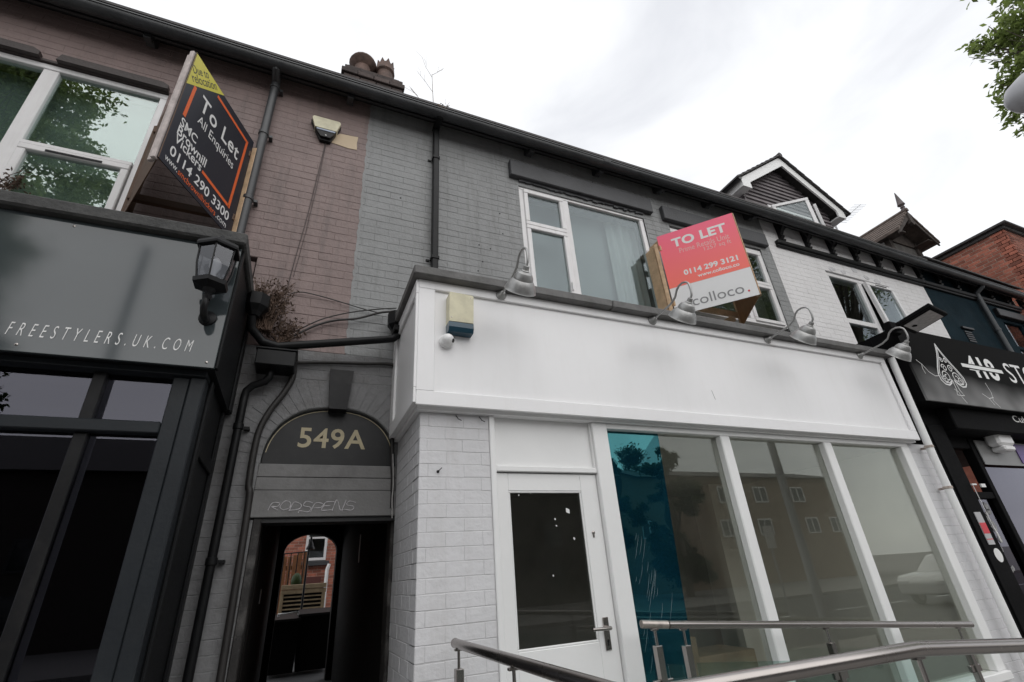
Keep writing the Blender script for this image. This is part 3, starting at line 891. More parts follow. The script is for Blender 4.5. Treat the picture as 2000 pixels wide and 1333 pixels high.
# ------------------------------------------------------------------ large dormer over the white house
def gable_dormer():
    d = thing('dormer', 'gabled dormer with white bargeboards and an open white window', 'dormer', (8.15, 4.3, 6.7))
    X0, ZA, HW, RISE, YF = 8.15, 8.90, 1.42, 1.02, 4.17
    tn = RISE / HW
    ze = ZA - RISE
    YC = YF + 0.16
    part('wall', cladt, d, lambda b: b.prism([(6.95, 6.4), (9.35, 6.4), (9.35, ze + 0.08), (X0, ZA - 0.12), (6.95, ze + 0.08)], 'y', YC + .06, 6.9))
    # tile hanging in courses, front and left cheek
    z = 6.62
    k = 0
    win = (7.48, 8.86, 6.55, 7.62)
    while z < ZA - 0.22:
        half = min(1.2, (ZA - 0.13 - z) / tn - 0.03)
        segs = [(X0 - half, X0 + half)]
        if z < win[3] - 0.02:
            segs = [(X0 - half, win[0]), (win[1], X0 + half)]
        for a, c in segs:
            if c - a > 0.05:
                part('tile_course', cladt, d, lambda b: b.prism([(YC + 0.065, z + .12), (YC + 0.05, z + .12), (YC + 0.015, z), (YC + 0.065, z)], 'x', a, c))
        if z < ze - 0.02:
            part('tile_course', cladt, d, lambda b: b.prism([(6.955, z + .12), (6.945, z + .12), (6.905, z), (6.955, z)], 'y', YC + 0.02, 6.5))
        z += 0.105
    # roof slopes with lapped tiles
    for sx in (-1, 1):
        rows = 9
        for i in range(rows):
            def row(b):
                t0, t1 = i / rows, (i + 1) / rows + 0.03
                xa, xb = X0 + sx * HW * 1.07 * t0, X0 + sx * HW * 1.07 * t1
                za, zb = ZA + 0.06 - RISE * 1.07 * t0, ZA + 0.06 - RISE * 1.07 * t1
                vs = [(xa, 0, za - .02), (xa, 0, za + .01), (xb, 0, zb + .035), (xb, 0, zb - .0)]
                b.convex([(p[0], YF - 0.05, p[2]) for p in vs] + [(p[0], 7.2, p[2]) for p in vs], [(0, 1, 2, 3), (4, 5, 6, 7), (0, 1, 5, 4), (1, 2, 6, 5), (2, 3, 7, 6), (3, 0, 4, 7)])
            part('roof_course', rooft, d, row)
        part('bargeboard', whitew, d, lambda b: b.prism([(X0, ZA + .02), (X0 + sx * HW, ze + .02), (X0 + sx * HW, ze - .17), (X0 + sx * (HW - .22), ze - .17), (X0 + sx * (HW - .22), ze - 0.02), (X0, ZA - .20)], 'y', YF, YF + .03))
        part('soffit', whitew, d, lambda b: b.box(X0 + sx * HW, X0 + sx * 1.21, YF + .03, 6.5, ze - .16, ze - .14))
        part('eaves_board', whitew, d, lambda b: b.box(X0 + sx * (HW - .001), X0 + sx * (HW - .03), YF + .031, 6.5, ze - .139, ze - .01))
        part('dormer_gutter', gutterm, d, lambda b: b.tube([(X0 + sx * (HW + .05), YF - .02, ze + .0), (X0 + sx * (HW + .05), 6.4, ze + .0)], 0.05, 10), 40)
    part('ridge', rooft, d, lambda b: b.tube([(X0, YF - 0.06, ZA + .055), (X0, 7.2, ZA + .055)], 0.055, 10), 40)
    # window: fixed frame, two casements standing open
    w = part('window', upvc, d, lambda b: (frame(b, win[0], win[1], win[2], win[3], YC, YC + .07, .055), b.box(8.14, 8.20, YC + .002, YC + .068, win[2] + .06, win[3] - .06)))
    part('room_lining', interiord, d, lambda b: b.box(win[0] + .03, win[1] - .03, YC + .069, YC + .075, win[2], win[3]))
    for hx, ang, wd, s_ in ((win[0] + .05, 38, 0.62, 1), (win[1] - .05, -30, 0.62, -1)):
        m = Matrix.Translation((hx, YC - .01, 0)) @ Matrix.Rotation(R(-ang), 4, 'Z')
        z0, z1 = win[2] + .05, win[3] - .05
        xa, xb = (0, wd) if s_ > 0 else (-wd, 0)
        part('casement', upvc, w, lambda b: [b.box(*q, .004, m) for q in ((xa, xb, -.05, 0, z1 - .06, z1), (xa, xb, -.05, 0, z0, z0 + .06), (xa, xa + .06, -.049, -.001, z0 + .06, z1 - .06), (xb - .06, xb, -.049, -.001, z0 + .06, z1 - .06))])
        part('pane', g_up, w, lambda b: b.box(xa + .055, xb - .055, -.03, -.024, z0 + .055, z1 - .055, 0, m))
gable_dormer()

# small dormer with spike finial over the blue house
def spike_dormer():
    d = thing('dormer', 'small weathered dormer with tiled gable roof and a spike finial', 'dormer', (11.75, 4.3, 6.3))
    X0, ZA, HW, RISE, YF = 11.75, 8.42, 0.72, 0.66, 4.0
    for sx in (-1, 1):
        for i in range(6):
            def row(b):
                t0, t1 = i / 6, (i + 1) / 6 + 0.04
                xa, xb = X0 + sx * HW * t0, X0 + sx * HW * t1
                za, zb = ZA - RISE * t0, ZA - RISE * t1
                vs = [(xa, za - .05), (xa, za + .0), (xb, zb + .03), (xb, zb - .04)]
                b.convex([(p[0], YF, p[1]) for p in vs] + [(p[0], 6.8, p[1]) for p in vs], [(0, 1, 2, 3), (4, 5, 6, 7), (0, 1, 5, 4), (1, 2, 6, 5), (2, 3, 7, 6), (3, 0, 4, 7)])
            part('roof_course', M('brown_weathered_tile', (0.13, 0.10, 0.085), 0.85, var=0.4, scale=9, bump=0.004), d, row)
        part('bargeboard', M('weathered_dark_timber', (0.06, 0.048, 0.042), 0.8, var=0.4, scale=10, bump=0.002), d,
             lambda b: b.prism([(X0, ZA - .05), (X0 + sx * HW, ZA - RISE - .05), (X0 + sx * HW * 1.02, ZA - RISE - .13), (X0 + sx * HW * .93, ZA - RISE - .10), (X0, ZA - .20)], 'y', YF + .02, YF + .05))
        part('post', MATS['weathered_dark_timber'], d, lambda b: b.box(X0 + sx * .46, X0 + sx * .58, YF + .32, YF + .42, 6.3, ZA - RISE + .1))
        part('soffit', MATS['weathered_dark_timber'], d, lambda b: b.box(X0 + sx * .40, X0 + sx * .70, YF + .05, 6.5, ZA - RISE - .03, ZA - RISE - .01))
    part('tie_beam', MATS['weathered_dark_timber'], d, lambda b: b.prism([(X0 - .60, ZA - RISE - .04), (X0 + .6, ZA - RISE - .04), (X0 + .1, ZA - .12), (X0 - .1, ZA - .12)], 'y', YF + .34, YF + .40))
    part('pendant', MATS['weathered_dark_timber'], d, lambda b: b.prism([(X0 - .06, ZA - .1), (X0 + .06, ZA - .1), (X0 + .07, ZA - .36), (X0, ZA - .42), (X0 - .07, ZA - .36)], 'y', YF - .01, YF + .06))
    part('wall', whitehs, d, lambda b: b.box(X0 - .55, X0 + .55, YF + .40, 6.5, 6.3, ZA - RISE - .04))
    part('panel', M('grey_lead_panel', (0.10, 0.095, 0.09), 0.7, var=0.35, scale=9), d, lambda b: b.box(X0 - .46, X0 + .46, YF + .37, YF + .395, 6.3, ZA - RISE - .05))
    part('ridge', MATS['brown_weathered_tile'], d, lambda b: b.tube([(X0, YF - .03, ZA + .01), (X0, 6.8, ZA + .01)], 0.05, 8), 40)
    part('finial', M('grey_terracotta', (0.12, 0.10, 0.10), 0.7, var=0.3), d, lambda b: b.lathe((X0, YF + .03, ZA), (0, 0, 1), [(.05, 0), (.055, .06), (.03, .08), (.05, .11), (.03, .14), (.075, .18), (.06, .24), (.012, .52), (.004, .55)], 10), 40)
spike_dormer()
# ------------------------------------------------------------------ white shop front
YF_, YP = 2.75, 2.85
shop = thing('shop', 'empty white painted shop front with a blank fascia and large windows', 'shop', (3.2, 2.85, 0))
def fas(b):
    b.box(0.578, 5.70, 2.772, 3.595, 2.60, 3.50)
fa = part('fascia', whitep, shop, fas)
for q in ((0.578, 5.70, 2.75, 2.7715, 3.436, 3.505), (0.578, 5.70, 2.75, 2.7715, 2.588, 2.682)):
    part('trim', whitep, fa, lambda b: b.box(*q, 0.004))
part('trim', whitep, fa, lambda b: b.box(0.578, 0.692, 2.751, 2.7715, 2.6825, 3.4355, 0.003))
part('trim', whitep, fa, lambda b: b.box(5.62, 5.70, 2.751, 2.7715, 2.6825, 3.4355, 0.003))
# side return of the fascia: frame round a sunk panel
for q in ((0.560, 0.5775, 2.751, 3.595, 2.60, 2.70), (0.560, 0.5775, 2.751, 3.595, 3.39, 3.50), (0.560, 0.5775, 2.751, 2.80, 2.7005, 3.3895), (0.560, 0.5775, 3.48, 3.595, 2.7005, 3.3895)):
    part('side_trim', whitep, fa, lambda b: b.box(*q, 0.003))
for a, c in ((0.53, 2.14), (2.146, 4.3), (4.306, 5.80)):
    part('capping', capm, shop, lambda b: b.box(a, c, 2.685, 3.60, 3.506, 3.575 + random.uniform(-.004, .004), 0.008))
part('soffit', whitep, shop, lambda b: b.box(0.60, 5.70, 2.80, 3.59, 2.575, 2.5995))
sb = Bricks(shop)
sb.wall('x', YP, 0.63, 1.084, 0.0, 2.573, whitebr, whitebm, back=0.15)
sb.wall('y', 0.63, YP + 0.004, 3.59, 0.0, 2.573, whitebr, whitebm, face=-1, back=0.12, headers=True)
sb.wall('x', YP, 5.605, 6.07, 0.0, 2.573, whitebr, whitebm, back=0.15)
sb.finish('pier')
# door and its frame
dfm = part('door_frame', whitew, shop, lambda b: (
    b.box(1.085, 1.122, 2.835, 2.95, 0.33, 2.574, 0.004), b.box(1.872, 1.998, 2.83, 2.95, 0.33, 2.574, 0.005),
    b.box(1.122, 1.872, 2.845, 2.95, 2.215, 2.25, 0.004), b.box(1.122, 1.872, 2.875, 2.94, 2.25, 2.574), b.box(1.86, 1.8715, 2.85, 2.874, 2.251, 2.573, .003)))
dr = part('door', whitew, shop, lambda b: (
    b.box(1.126, 1.208, 2.868, 2.912, 0.34, 2.208, 0.003), b.box(1.738, 1.868, 2.868, 2.912, 0.34, 2.208, 0.003),
    b.box(1.208, 1.738, 2.869, 2.911, 2.098, 2.208, 0.003), b.box(1.208, 1.738, 2.869, 2.911, 0.98, 1.232, 0.003),
    b.box(1.208, 1.738, 2.869, 2.911, 0.34, 0.50, 0.003), b.box(1.208, 1.738, 2.88, 2.90, 0.50, 0.98)))
part('glazing_bead', whitew, dr, lambda b: frame(b, 1.208, 1.738, 1.232, 2.098, 2.872, 2.885, 0.012, 0.003))
part('pane', g_door, dr, lambda b: b.box(1.215, 1.731, 2.889, 2.895, 1.24, 2.09))
for x, z, s_, a_ in ((1.285, 2.075, .007, .2), (1.63, 1.975, .022, .6), (1.53, 1.925, .008, .1), (1.535, 1.885, .007, .9), (1.655, 1.805, .010, .3), (1.37, 2.085, .005, .4), (1.48, 1.60, .007, .2)):
    part('paper_scrap', whitev, dr, lambda b: b.prism([(x + s_ * math.cos(a_ + k * 1.571) * (1.0 if k % 2 else .7), z + s_ * math.sin(a_ + k * 1.571) * (1.0 if k % 2 else .7)) for k in range(4)], 'y', 2.8875, 2.8885))
hd = part('handle', steel, dr, lambda b: (b.box(1.772, 1.812, 2.860, 2.867, 1.185, 1.355, 0.002), b.tube([(1.792, 2.862, 1.30), (1.792, 2.815, 1.30), (1.785, 2.808, 1.30), (1.665, 2.808, 1.303)], [0.011, 0.011, 0.0105, 0.009], 10)), 40)
part('keyhole', blackp, hd, lambda b: (b.lathe((1.792, 2.86, 1.232), (0, -1, 0), [(0.008, 0), (0.008, 0.0012)], 12), b.box(1.789, 1.795, 2.8585, 2.86, 1.208, 1.23)))
part('latch_cover', steel, dr, lambda b: (b.lathe((1.79, 2.868, 1.835), (0, -1, 0), [(0.011, 0), (0.011, 0.006), (0.006, 0.009)], 12), b.box(1.784, 1.796, 2.862, 2.868, 1.805, 1.834, 0.002)), 40)
# window of three panes
wf = part('window_frame', whitew, shop, lambda b: (b.box(1.9985, 5.60, 2.835, 2.94, 2.535, 2.574, 0.004), b.box(1.9985, 5.60, 2.80, 2.95, 0.60, 0.66, 0.006),
    b.box(5.48, 5.603, 2.832, 2.945, 0.66, 2.5345, 0.006)))
for x0, x1 in ((3.088, 3.19), (4.33, 4.435)):
    part('mullion', whitew, wf, lambda b: b.box(x0, x1, 2.832, 2.945, 0.6605, 2.534, 0.008))
for x0, x1 in ((2.505, 3.088), (3.19, 4.33), (4.435, 5.48)):
    part('pane', g_shop, wf, lambda b: b.box(x0, x1, 2.890, 2.896, 0.66, 2.536))
fp = part('filmed_pane', g_film, wf, lambda b: b.prism([(1.9985, 0.66), (2.40, 0.66), (2.504, 2.536), (1.9985, 2.536)], 'y', 2.890, 2.896))
fp['label'] = 'teal film stuck over the left of the window'
part('pane', g_shop, wf, lambda b: b.prism([(2.4005, 0.66), (2.505, 0.66), (2.505, 2.536), (2.5045, 2.536)], 'y', 2.890, 2.896))
scr = M('film_scratch', (0.30, 0.36, 0.37), 0.5)
for k in range(26):
    x = random.gauss(2.13, 0.06); z = random.gauss(1.55, 0.22); L = random.uniform(0.03, 0.16)
    def sc(b):
        pts = [(x + L * .38 * t + .004 * math.sin(3 * t), 2.8892, z + L * t) for t in (0, .35, .7, 1)]
        b.tube(pts, [0.0002, 0.0006, 0.0006, 0.0002], 4)
    if 2.02 < x < 2.36: part('scratch', scr, fp, sc)
part('stall_riser', whitew, shop, lambda b: b.box(2.0, 5.6, 2.84, 2.95, 0.0, 0.60))
# interior
part('floor', floorw, shop, lambda b: b.box(0.80, 5.9, 2.96, 8.0, 0.28, 0.33))
part('ceiling', interior, shop, lambda b: b.box(0.80, 5.9, 3.0, 8.0, 2.56, 2.574))
part('inner_wall', shopwall, shop, lambda b: b.box(5.62, 5.72, 3.0, 8.0, 0.33, 2.56))
part('inner_wall', shopwall, shop, lambda b: b.box(5.0, 5.615, 5.0, 5.1, 0.33, 2.56))
part('back_wall', backshop, shop, lambda b: (b.box(0.8, 5.6, 6.0, 6.1, 0.33, 2.56), b.box(0.72, 0.8, 3.0, 8.0, 0.33, 2.56)))
part('counter', M('interior_crate', (0.22, 0.17, 0.11), 0.7, var=0.3), shop, lambda b: (b.box(2.75, 3.6, 4.2, 4.8, 0.33, 1.0, 0.01), b.box(3.75, 4.5, 4.4, 4.9, 0.33, 0.8, 0.01)))

part('scuff', greyv, fa, lambda b: (b.bar((3.06, 2.7716, 2.90), (3.075, 2.7716, 2.82), .002, .003, (0, 1, 0)),))
part('nail', blackp, shop, lambda b: (b.lathe((0.745, 2.849, 2.205), (0, -1, 0), [(.010, 0), (.007, .012), (.003, .02)], 8), b.tube([(0.745, 2.84, 2.205), (0.765, 2.83, 2.225)], .0025, 5)))
for x_ in (0.86, 1.02): part('cable_stub', blackp, shop, lambda b: b.tube([(x_, 2.845, 2.565), (x_ + .01, 2.825, 2.535), (x_ + .03, 2.82, 2.525)], .003, 5))
# white downpipe at the right end
dp = thing('downpipe', 'white painted downpipe at the right end of the blank white fascia', 'downpipe', (5.775, 2.745, 0))
part('pipe', whitew, dp, lambda b: b.tube([(5.80, 2.73, 3.50), (5.785, 2.735, 3.0), (5.775, 2.745, 2.4), (5.775, 2.745, 0.02)], 0.034, 14), 50)
for z in (2.52, 2.12):
    part('clip', M('rusty_bracket', (0.42, 0.36, 0.32), 0.7, var=0.4, scale=30), dp, lambda b: (b.lathe((5.776, 2.745, z - .012), (0, 0, 1), [(.037, 0), (.04, .003), (.04, .022), (.037, .025)], 14), b.box(5.80, 5.83, 2.76, 2.84, z - .010, z + .010, .003)), 40)

# four swan-neck lamps
def swan(i, X, label):
    t = thing('sign_lamp', label, 'lamp', (X, 2.75, 3.5), 'swan-neck lamps along the white fascia')
    part('wall_plate', galv, t, lambda b: b.lathe((X, 2.7495, 3.478), (0, -1, 0), [(.040, 0), (.040, .010), (.026, .022), (.018, .045), (.012, .05)], 18), 35)
    arc = []
    for k in range(9):
        a = math.pi * (0.98 - 0.93 * k / 8)
        arc.append((X + .0, 2.345 - .075 * math.cos(a) , 3.505 + .085 * math.sin(a)))
    # arm runs out from the wall, loops over and comes down behind the shade
    pts = [(X, 2.72, 3.478), (X, 2.62, 3.488), (X, 2.50, 3.50), (X, 2.44, 3.525)] + [(X, 2.345 + .075 * math.cos(q), 3.535 + .062 * math.sin(q)) for q in [math.pi * v for v in (.22, .38, .55, .72, .88, 1.0)]] + [(X, 2.268, 3.49), (X, 2.274, 3.45), (X, 2.292, 3.428)]
    part('arm', galv, t, lambda b: b.tube(pts, 0.0085, 10), 60)
    N0 = Vector((X, 2.288, 3.432)); ax = Vector((0.0, 0.766, -0.643)).normalized()
    prof = [(.012, 0), (.020, .004), (.022, .035), (.028, .04), (.030, .048), (.052, .060), (.066, .085), (.070, .105), (.070, .112), (.082, .122), (.098, .150), (.108, .180), (.112, .196), (.115, .200), (.112, .203), (.105, .185), (.09, .15), (.06, .11), (.02, .06)]
    part('shade', galv, t, lambda b: b.lathe(N0, ax, [(a * .96, c * .88) for a, c in prof], 28), 32)
    part('bulb', M('opal_bulb', (.6, .6, .58), .3), t, lambda b: b.lathe(N0 + ax * .07, ax, [(.012, 0), (.016, .03), (.03, .06), (.03, .085), (.012, .105)], 12), 50)
for i, (X, l) in enumerate(((1.188, 'galvanised swan-neck lamp nearest the cream alarm box'), (2.568, 'galvanised swan-neck lamp in front of the pink and white letting board'), (3.921, 'galvanised swan-neck lamp just right of the pink letting board'), (5.278, 'galvanised swan-neck lamp at the right end of the white fascia, by the black sign'))):
    swan(i, X, l)

# alarm box and dome camera on the white fascia
sr = thing('alarm_box', 'cream alarm box with blue lens on the left of the white fascia', 'alarm', (0.86, 2.765, 3.1))
part('cover', cream, sr, lambda b: b.prism([(0.775, 3.17), (0.945, 3.172), (0.952, 3.385), (0.945, 3.395), (0.785, 3.40), (0.778, 3.39)], 'y', 2.69, 2.771))
part('lens', bluelens, sr, lambda b: b.prism([(2.7705, 3.168), (2.692, 3.168), (2.69, 3.13), (2.705, 3.10), (2.7705, 3.10)], 'x', 0.773, 0.947))
for x in (0.79, 0.93): part('screw', steel, sr, lambda b: b.lathe((x, 2.69, 3.37 if x > .9 else 3.20), (0, -1, 0), [(.005, 0), (.004, .002)], 8))
dc = thing('dome_camera', 'small white dome security camera under the cream alarm box', 'camera', (0.775, 2.77, 3.05))
part('base', whitew, dc, lambda b: b.lathe((0.775, 2.7715, 3.045), (0, -1, 0), [(.048, 0), (.05, .004), (.05, .018), (.044, .024), (.046, .028), (.046, .038), (.042, .042)], 22), 35)
part('dome', whitew, dc, lambda b: b.lathe((0.775, 2.735, 3.045), (0.1, -1, 0.05), [(.042, 0), (.041, .012), (.036, .026), (.026, .038), (.012, .045), (.002, .047)], 20), 50)
part('lens', blackp, dc, lambda b: b.lathe((0.796, 2.716, 3.035), (0.75, -.6, -.2), [(.013, 0), (.015, .014), (.010, .017)], 12), 40)

# ------------------------------------------------------------------ letting boards
def vboard(name, label, near, far, far2, z0, h, facemat, label_fn, battenfar=True):
    near = Vector((*near, 0)); far = Vector((*far, 0)); far2 = Vector((*far2, 0))
    t = thing(name, label, 'letting board', (near.x, near.y, z0))
    Z = Vector((0, 0, 1))
    return t, near, far, far2
def panel(t, name, a, b_, z0, z1, mat, th=0.006, off=0.0):
    a = Vector((a[0], a[1], 0)); b_ = Vector((b_[0], b_[1], 0)); u = (b_ - a).normalized(); n = u.cross(Vector((0, 0, 1)))
    p = [a + n * off, b_ + n * off, b_ + n * (off - th), a + n * (off - th)]
    vs = [(q.x, q.y, z0) for q in p] + [(q.x, q.y, z1) for q in p]
    mb = MB(); mb.convex(vs, [(0, 1, 2, 3), (4, 5, 6, 7), (0, 1, 5, 4), (1, 2, 6, 5), (2, 3, 7, 6), (3, 0, 4, 7)])
    return mb.build(name, mat, t)

# pink and white board
PA, PN, PB = (3.53, 3.40), (4.09, 2.77), (4.50, 3.40)
bd = thing('letting_board', 'pink and white V-shaped letting board over the white fascia', 'letting board', (4.09, 2.77, 4.02))
u = Vector((PN[0] - PA[0], PN[1] - PA[1], 0)).normalized(); n = u.cross(Vector((0, 0, 1)))
o = Vector((PA[0], PA[1], 4.04))
Wd, Hd = 0.838, 1.08
pinkgrad = bpy.data.materials.new('pink_to_coral_print')
pinkgrad.use_nodes = True
_t = pinkgrad.node_tree
_b = _t.nodes['Principled BSDF']; _b.inputs['Roughness'].default_value = 0.4
_tc = _t.nodes.new('ShaderNodeNewGeometry'); _s = _t.nodes.new('ShaderNodeSeparateXYZ'); _r = _t.nodes.new('ShaderNodeMapRange'); _c = _t.nodes.new('ShaderNodeValToRGB')
_r.inputs['From Min'].default_value = 4.36; _r.inputs['From Max'].default_value = 5.12
_c.color_ramp.elements[0].color = (0.92, 0.165, 0.115, 1); _c.color_ramp.elements[1].color = (0.88, 0.12, 0.215, 1)
_t.links.new(_tc.outputs['Position'], _s.inputs[0]); _t.links.new(_s.outputs['Z'], _r.inputs['Value']); _t.links.new(_r.outputs[0], _c.inputs[0]); _t.links.new(_c.outputs[0], _b.inputs['Base Color'])
pf = panel(bd, 'front_panel', PA, PN, 4.04, 5.12, M('white_board', (0.74, 0.74, 0.74), 0.4, var=0.03))
panel(pf, 'pink_field', o + u * .0, o + u * Wd, 4.385, 5.12, pinkgrad, 0.001, 0.0012)
bk = panel(bd, 'back_panel', PN, PB, 4.04, 5.12, plyorange)
def L2(s, u0, u1, v0, v1, mat, **k):
    lettering(s, pf, mat, o + u * u0 + Vector((0, 0, v0)), u, (0, 0, 1), u1 - u0, v1 - v0, off=0.0018, **k)
L2('TO LET', .145, .735, .862, .985, whitev, bold=0.035, spacing=1.05)
L2('Prime Retails Unit', .203, .738, .763, .832, palev)
L2('1257 sq ft', .458, .742, .685, .752, palev)
L2('0114 299 3121', .188, .752, .462, .532, whitev, bold=0.03)
L2('www.colloco.co', .318, .746, .392, .436, whitev, bold=0.02)
L2('colloco', .195, .712, .062, .178, greyv, spacing=1.0)
part('full_stop', redv, pf, lambda b: b.lathe(o + u * .752 + Vector((0, 0, .072)) + n * .001, n, [(.011, 0), (.011, .001)], 14))
for nm, p, zz in (('batten', Vector((PA[0], PA[1], 0)) - n * .022 + u * .03, (4.02, 5.02)), ('batten', Vector((PN[0], PN[1], 0)) - n * .022 - u * .022, (4.03, 5.115))):
    pass
part('batten', timber, bd, lambda b: b.bar((PA[0] - .03, PA[1] + .02, 4.05), (PA[0] - .03, PA[1] + .02, 5.0), .04, .05, n, .003))
part('wall_batten', timber, bd, lambda b: b.box(PA[0] - .045, PA[0] - .015, 3.445, 3.595, 4.06, 5.0, .003))
part('batten', timber, bd, lambda b: b.bar((PN[0] + .012, PN[1] + .03, 4.04), (PN[0] + .012, PN[1] + .03, 5.118), .045, .045, n, .003))
part('batten', timber, bd, lambda b: b.bar((PB[0], PB[1] - .01, 4.045), (PB[0], PB[1] - .01, 5.1), .045, .045, n, .003))
for zz in (4.2, 4.95): part('stay', timber, bd, lambda b: b.bar((PA[0], 3.40, zz), (PB[0], 3.40, zz), .035, .07, (0, 0, 1), .003))
for q in ((PA[0] - .02, PA[0] + .03, 3.44, 3.595, 4.15, 4.22, .003), (PB[0] - .06, PB[0] - .01, 3.44, 3.595, 4.15, 4.22, .003), (PA[0] + .03, PA[0] + .10, 3.42, 3.595, 5.03, 5.10, .003)):
    part('wall_batten', timber, bd, lambda b: b.box(*q))

# navy board
NA, NR, NL = (-1.085, 2.78), (-0.752, 3.505), (-1.44, 3.50)
nb_ = thing('letting_board', 'navy V-shaped letting board with orange border and yellow corner slip', 'letting board', (-1.085, 2.78, 4.12))
u1 = Vector((NR[0] - NA[0], NR[1] - NA[1], 0)).normalized(); n1 = u1.cross(Vector((0, 0, 1)))
o1 = Vector((NA[0], NA[1], 4.11))
W1, H1 = 0.797, 1.05
np_ = panel(nb_, 'front_panel', NA, NR, 4.11, 4.11 + H1, navy)
panel(nb_, 'back_panel', NL, NA, 4.11, 4.11 + H1, plyback)
Zv = Vector((0, 0, 1))
def flat(name, mat, pts, off):
    p = [o1 + u1 * a + Zv * b for a, b in pts]
    mb = MB(); k = len(p)
    vs = [q + n1 * off for q in p] + [q for q in p]
    mb.add(vs, [tuple(range(k))] + [(i, i + k, (i + 1) % k + k, (i + 1) % k) for i in range(k)])
    return mb.build(name, mat, np_)
flat('corner_slip', yellowv, [(.001, .715), (.345, H1), (.001, H1)], .0015)
def band(a, b_, w=.026):
    a = Vector((*a, 0)); b_ = Vector((*b_, 0)); d = (b_ - a).normalized(); q = Vector((-d.y, d.x, 0)) * w / 2
    flat('border', orangev, [tuple((a - q)[:2]), tuple((b_ - q)[:2]), tuple((b_ + q)[:2]), tuple((a + q)[:2])], .0012)
band((.085, .79), (.075, .47)); band((.29, .968), (.718, .958)); band((.718, .972), (.70, .215)); band((.70, .228), (.36, .246))
def L1(s, u0, u1_, v0, v1, mat, up=None, **k):
    lettering(s, np_, mat, o1 + u1 * u0 + Zv * v0, u1, Zv, u1_ - u0, v1 - v0, off=0.0018, **k)
L1('To Let', .165, .655, .672, .815, whitev, spacing=1.08, bold=.012)
L1('All Enquiries', .188, .632, .528, .632, whitev)
L1('SMC', .065, .235, .375, .452, whitev, bold=.012)
L1('Brownill', .065, .37, .292, .372, whitev, bold=.012)
L1('Vickers', .065, .342, .222, .300, whitev, bold=.012)
L1('0114 290 3300', .062, .728, .10, .182, whitev, bold=.012)
L1('www.', .045, .165, .032, .066, whitev)
L1('smcbrownillvickers', .172, .585, .030, .080, orangev)
L1('.com', .598, .722, .032, .066, whitev)
diag = (Vector((.345, H1 - .715, 0))).normalized()
du = u1 * diag.x + Zv * diag.y; dv = -u1 * diag.y + Zv * diag.x
lettering('relocation', np_, darkv, o1 + u1 * .052 + Zv * .795, du, dv, .30, .062, off=.0025)
lettering('Due to', np_, darkv, o1 + u1 * .035 + Zv * .868, du, dv, .185, .058, off=.0025)
part('batten', timber, nb_, lambda b: b.bar((NA[0] + .004, NA[1] + .03, 4.115), (NA[0] + .004, NA[1] + .03, 5.155), .045, .012, n1, .002))
part('batten', timberg, nb_, lambda b: b.bar((NA[0] - .022, NA[1] + .012, 4.10), (NA[0] - .022, NA[1] + .012, 5.165), .03, .03, n1, .003))
part('batten', timberg, nb_, lambda b: b.bar((NA[0] - .046, NA[1] + .045, 4.10), (NA[0] - .046, NA[1] + .045, 5.16), .025, .03, n1, .003))
part('batten', timber, nb_, lambda b: b.bar((NR[0] + .024, NR[1] + .02, 3.75), (NR[0] + .024, NR[1] + .02, 5.10), .045, .04, n1, .003))
part('batten', plyback, nb_, lambda b: b.bar((NL[0] - .0, NL[1] + .04, 3.7), (NL[0] - .0, NL[1] + .04, 5.1), .05, .05, n1, .003))
for zz in (4.3, 5.0): part('stay', plyback, nb_, lambda b: b.bar((NL[0], 3.48, zz), (NR[0], 3.50, zz), .04, .06, (0, 0, 1), .003))
# ------------------------------------------------------------------ charcoal shop front (left)
ls = thing('shop', 'charcoal shop front at the left with web address lettering', 'shop', (-2.5, 2.87, 0))
XL = -0.512
lf = part('fascia', fasciag, ls, lambda b: b.box(-5.0, XL, 2.75, 2.77, 2.708, 3.503, 0.002))
part('fascia_box', returndk, ls, lambda b: b.box(-5.0, XL - .003, 2.7705, 3.59, 2.715, 3.50))
for q in ((2.78, 2.82), (3.50, 3.585)): part('side_trim', returndk, ls, lambda b: b.box(XL - .0025, XL + .012, q[0], q[1], 2.72, 3.50, .003))
for a, c in ((-5.0, -2.2), (-2.195, -0.49)):
    part('capping', capdark, ls, lambda b: b.box(a, c, 2.70, 3.595, 3.506, 3.592, 0.012))
lettering('FREESTYLERS.UK.COM', lf, whitev, (-1.389, 2.75, 2.789), (1, 0, 0), (0, 0, 1), 0.757, 0.070, shear=0.22, spacing=2.0, bold=-.006, off=.002)
lettering('.', lf, whitev, (-1.43, 2.75, 2.789), (1, 0, 0), (0, 0, 1), 0.009, 0.009, off=.002)
for x, z in ((-1.314, 3.465), (-1.332, 2.743), (-0.540, 3.470), (-0.552, 2.738), (-2.1, 3.465)):
    part('screw', steel, lf, lambda b: b.lathe((x, 2.75, z), (0, -1, 0), [(.0075, 0), (.007, .002), (.003, .0035)], 10), 40)
part('head_rail', framedk, ls, lambda b: (b.box(-5.0, -0.55, 2.82, 2.95, 2.685, 2.714, .003)))
tf = part('window_frame', framedk, ls, lambda b: (b.box(-5.0, -0.706, 2.85, 2.95, 2.372, 2.432, .005), b.box(-0.705, -0.628, 2.855, 2.95, 0.5, 2.684, .005), b.box(-0.625, -0.553, 2.845, 2.95, 0.0, 2.684, .006),
    b.box(-5.0, -0.706, 2.85, 2.95, 0.44, 0.50, .005)))
for x in (-1.025, -1.75):
    part('mullion', blackp, tf, lambda b: (b.box(x - .028, x + .028, 2.875, 2.94, 2.4325, 2.684, .004), b.box(x - .028, x + .028, 2.885, 2.94, 0.5, 2.3715, .004)))
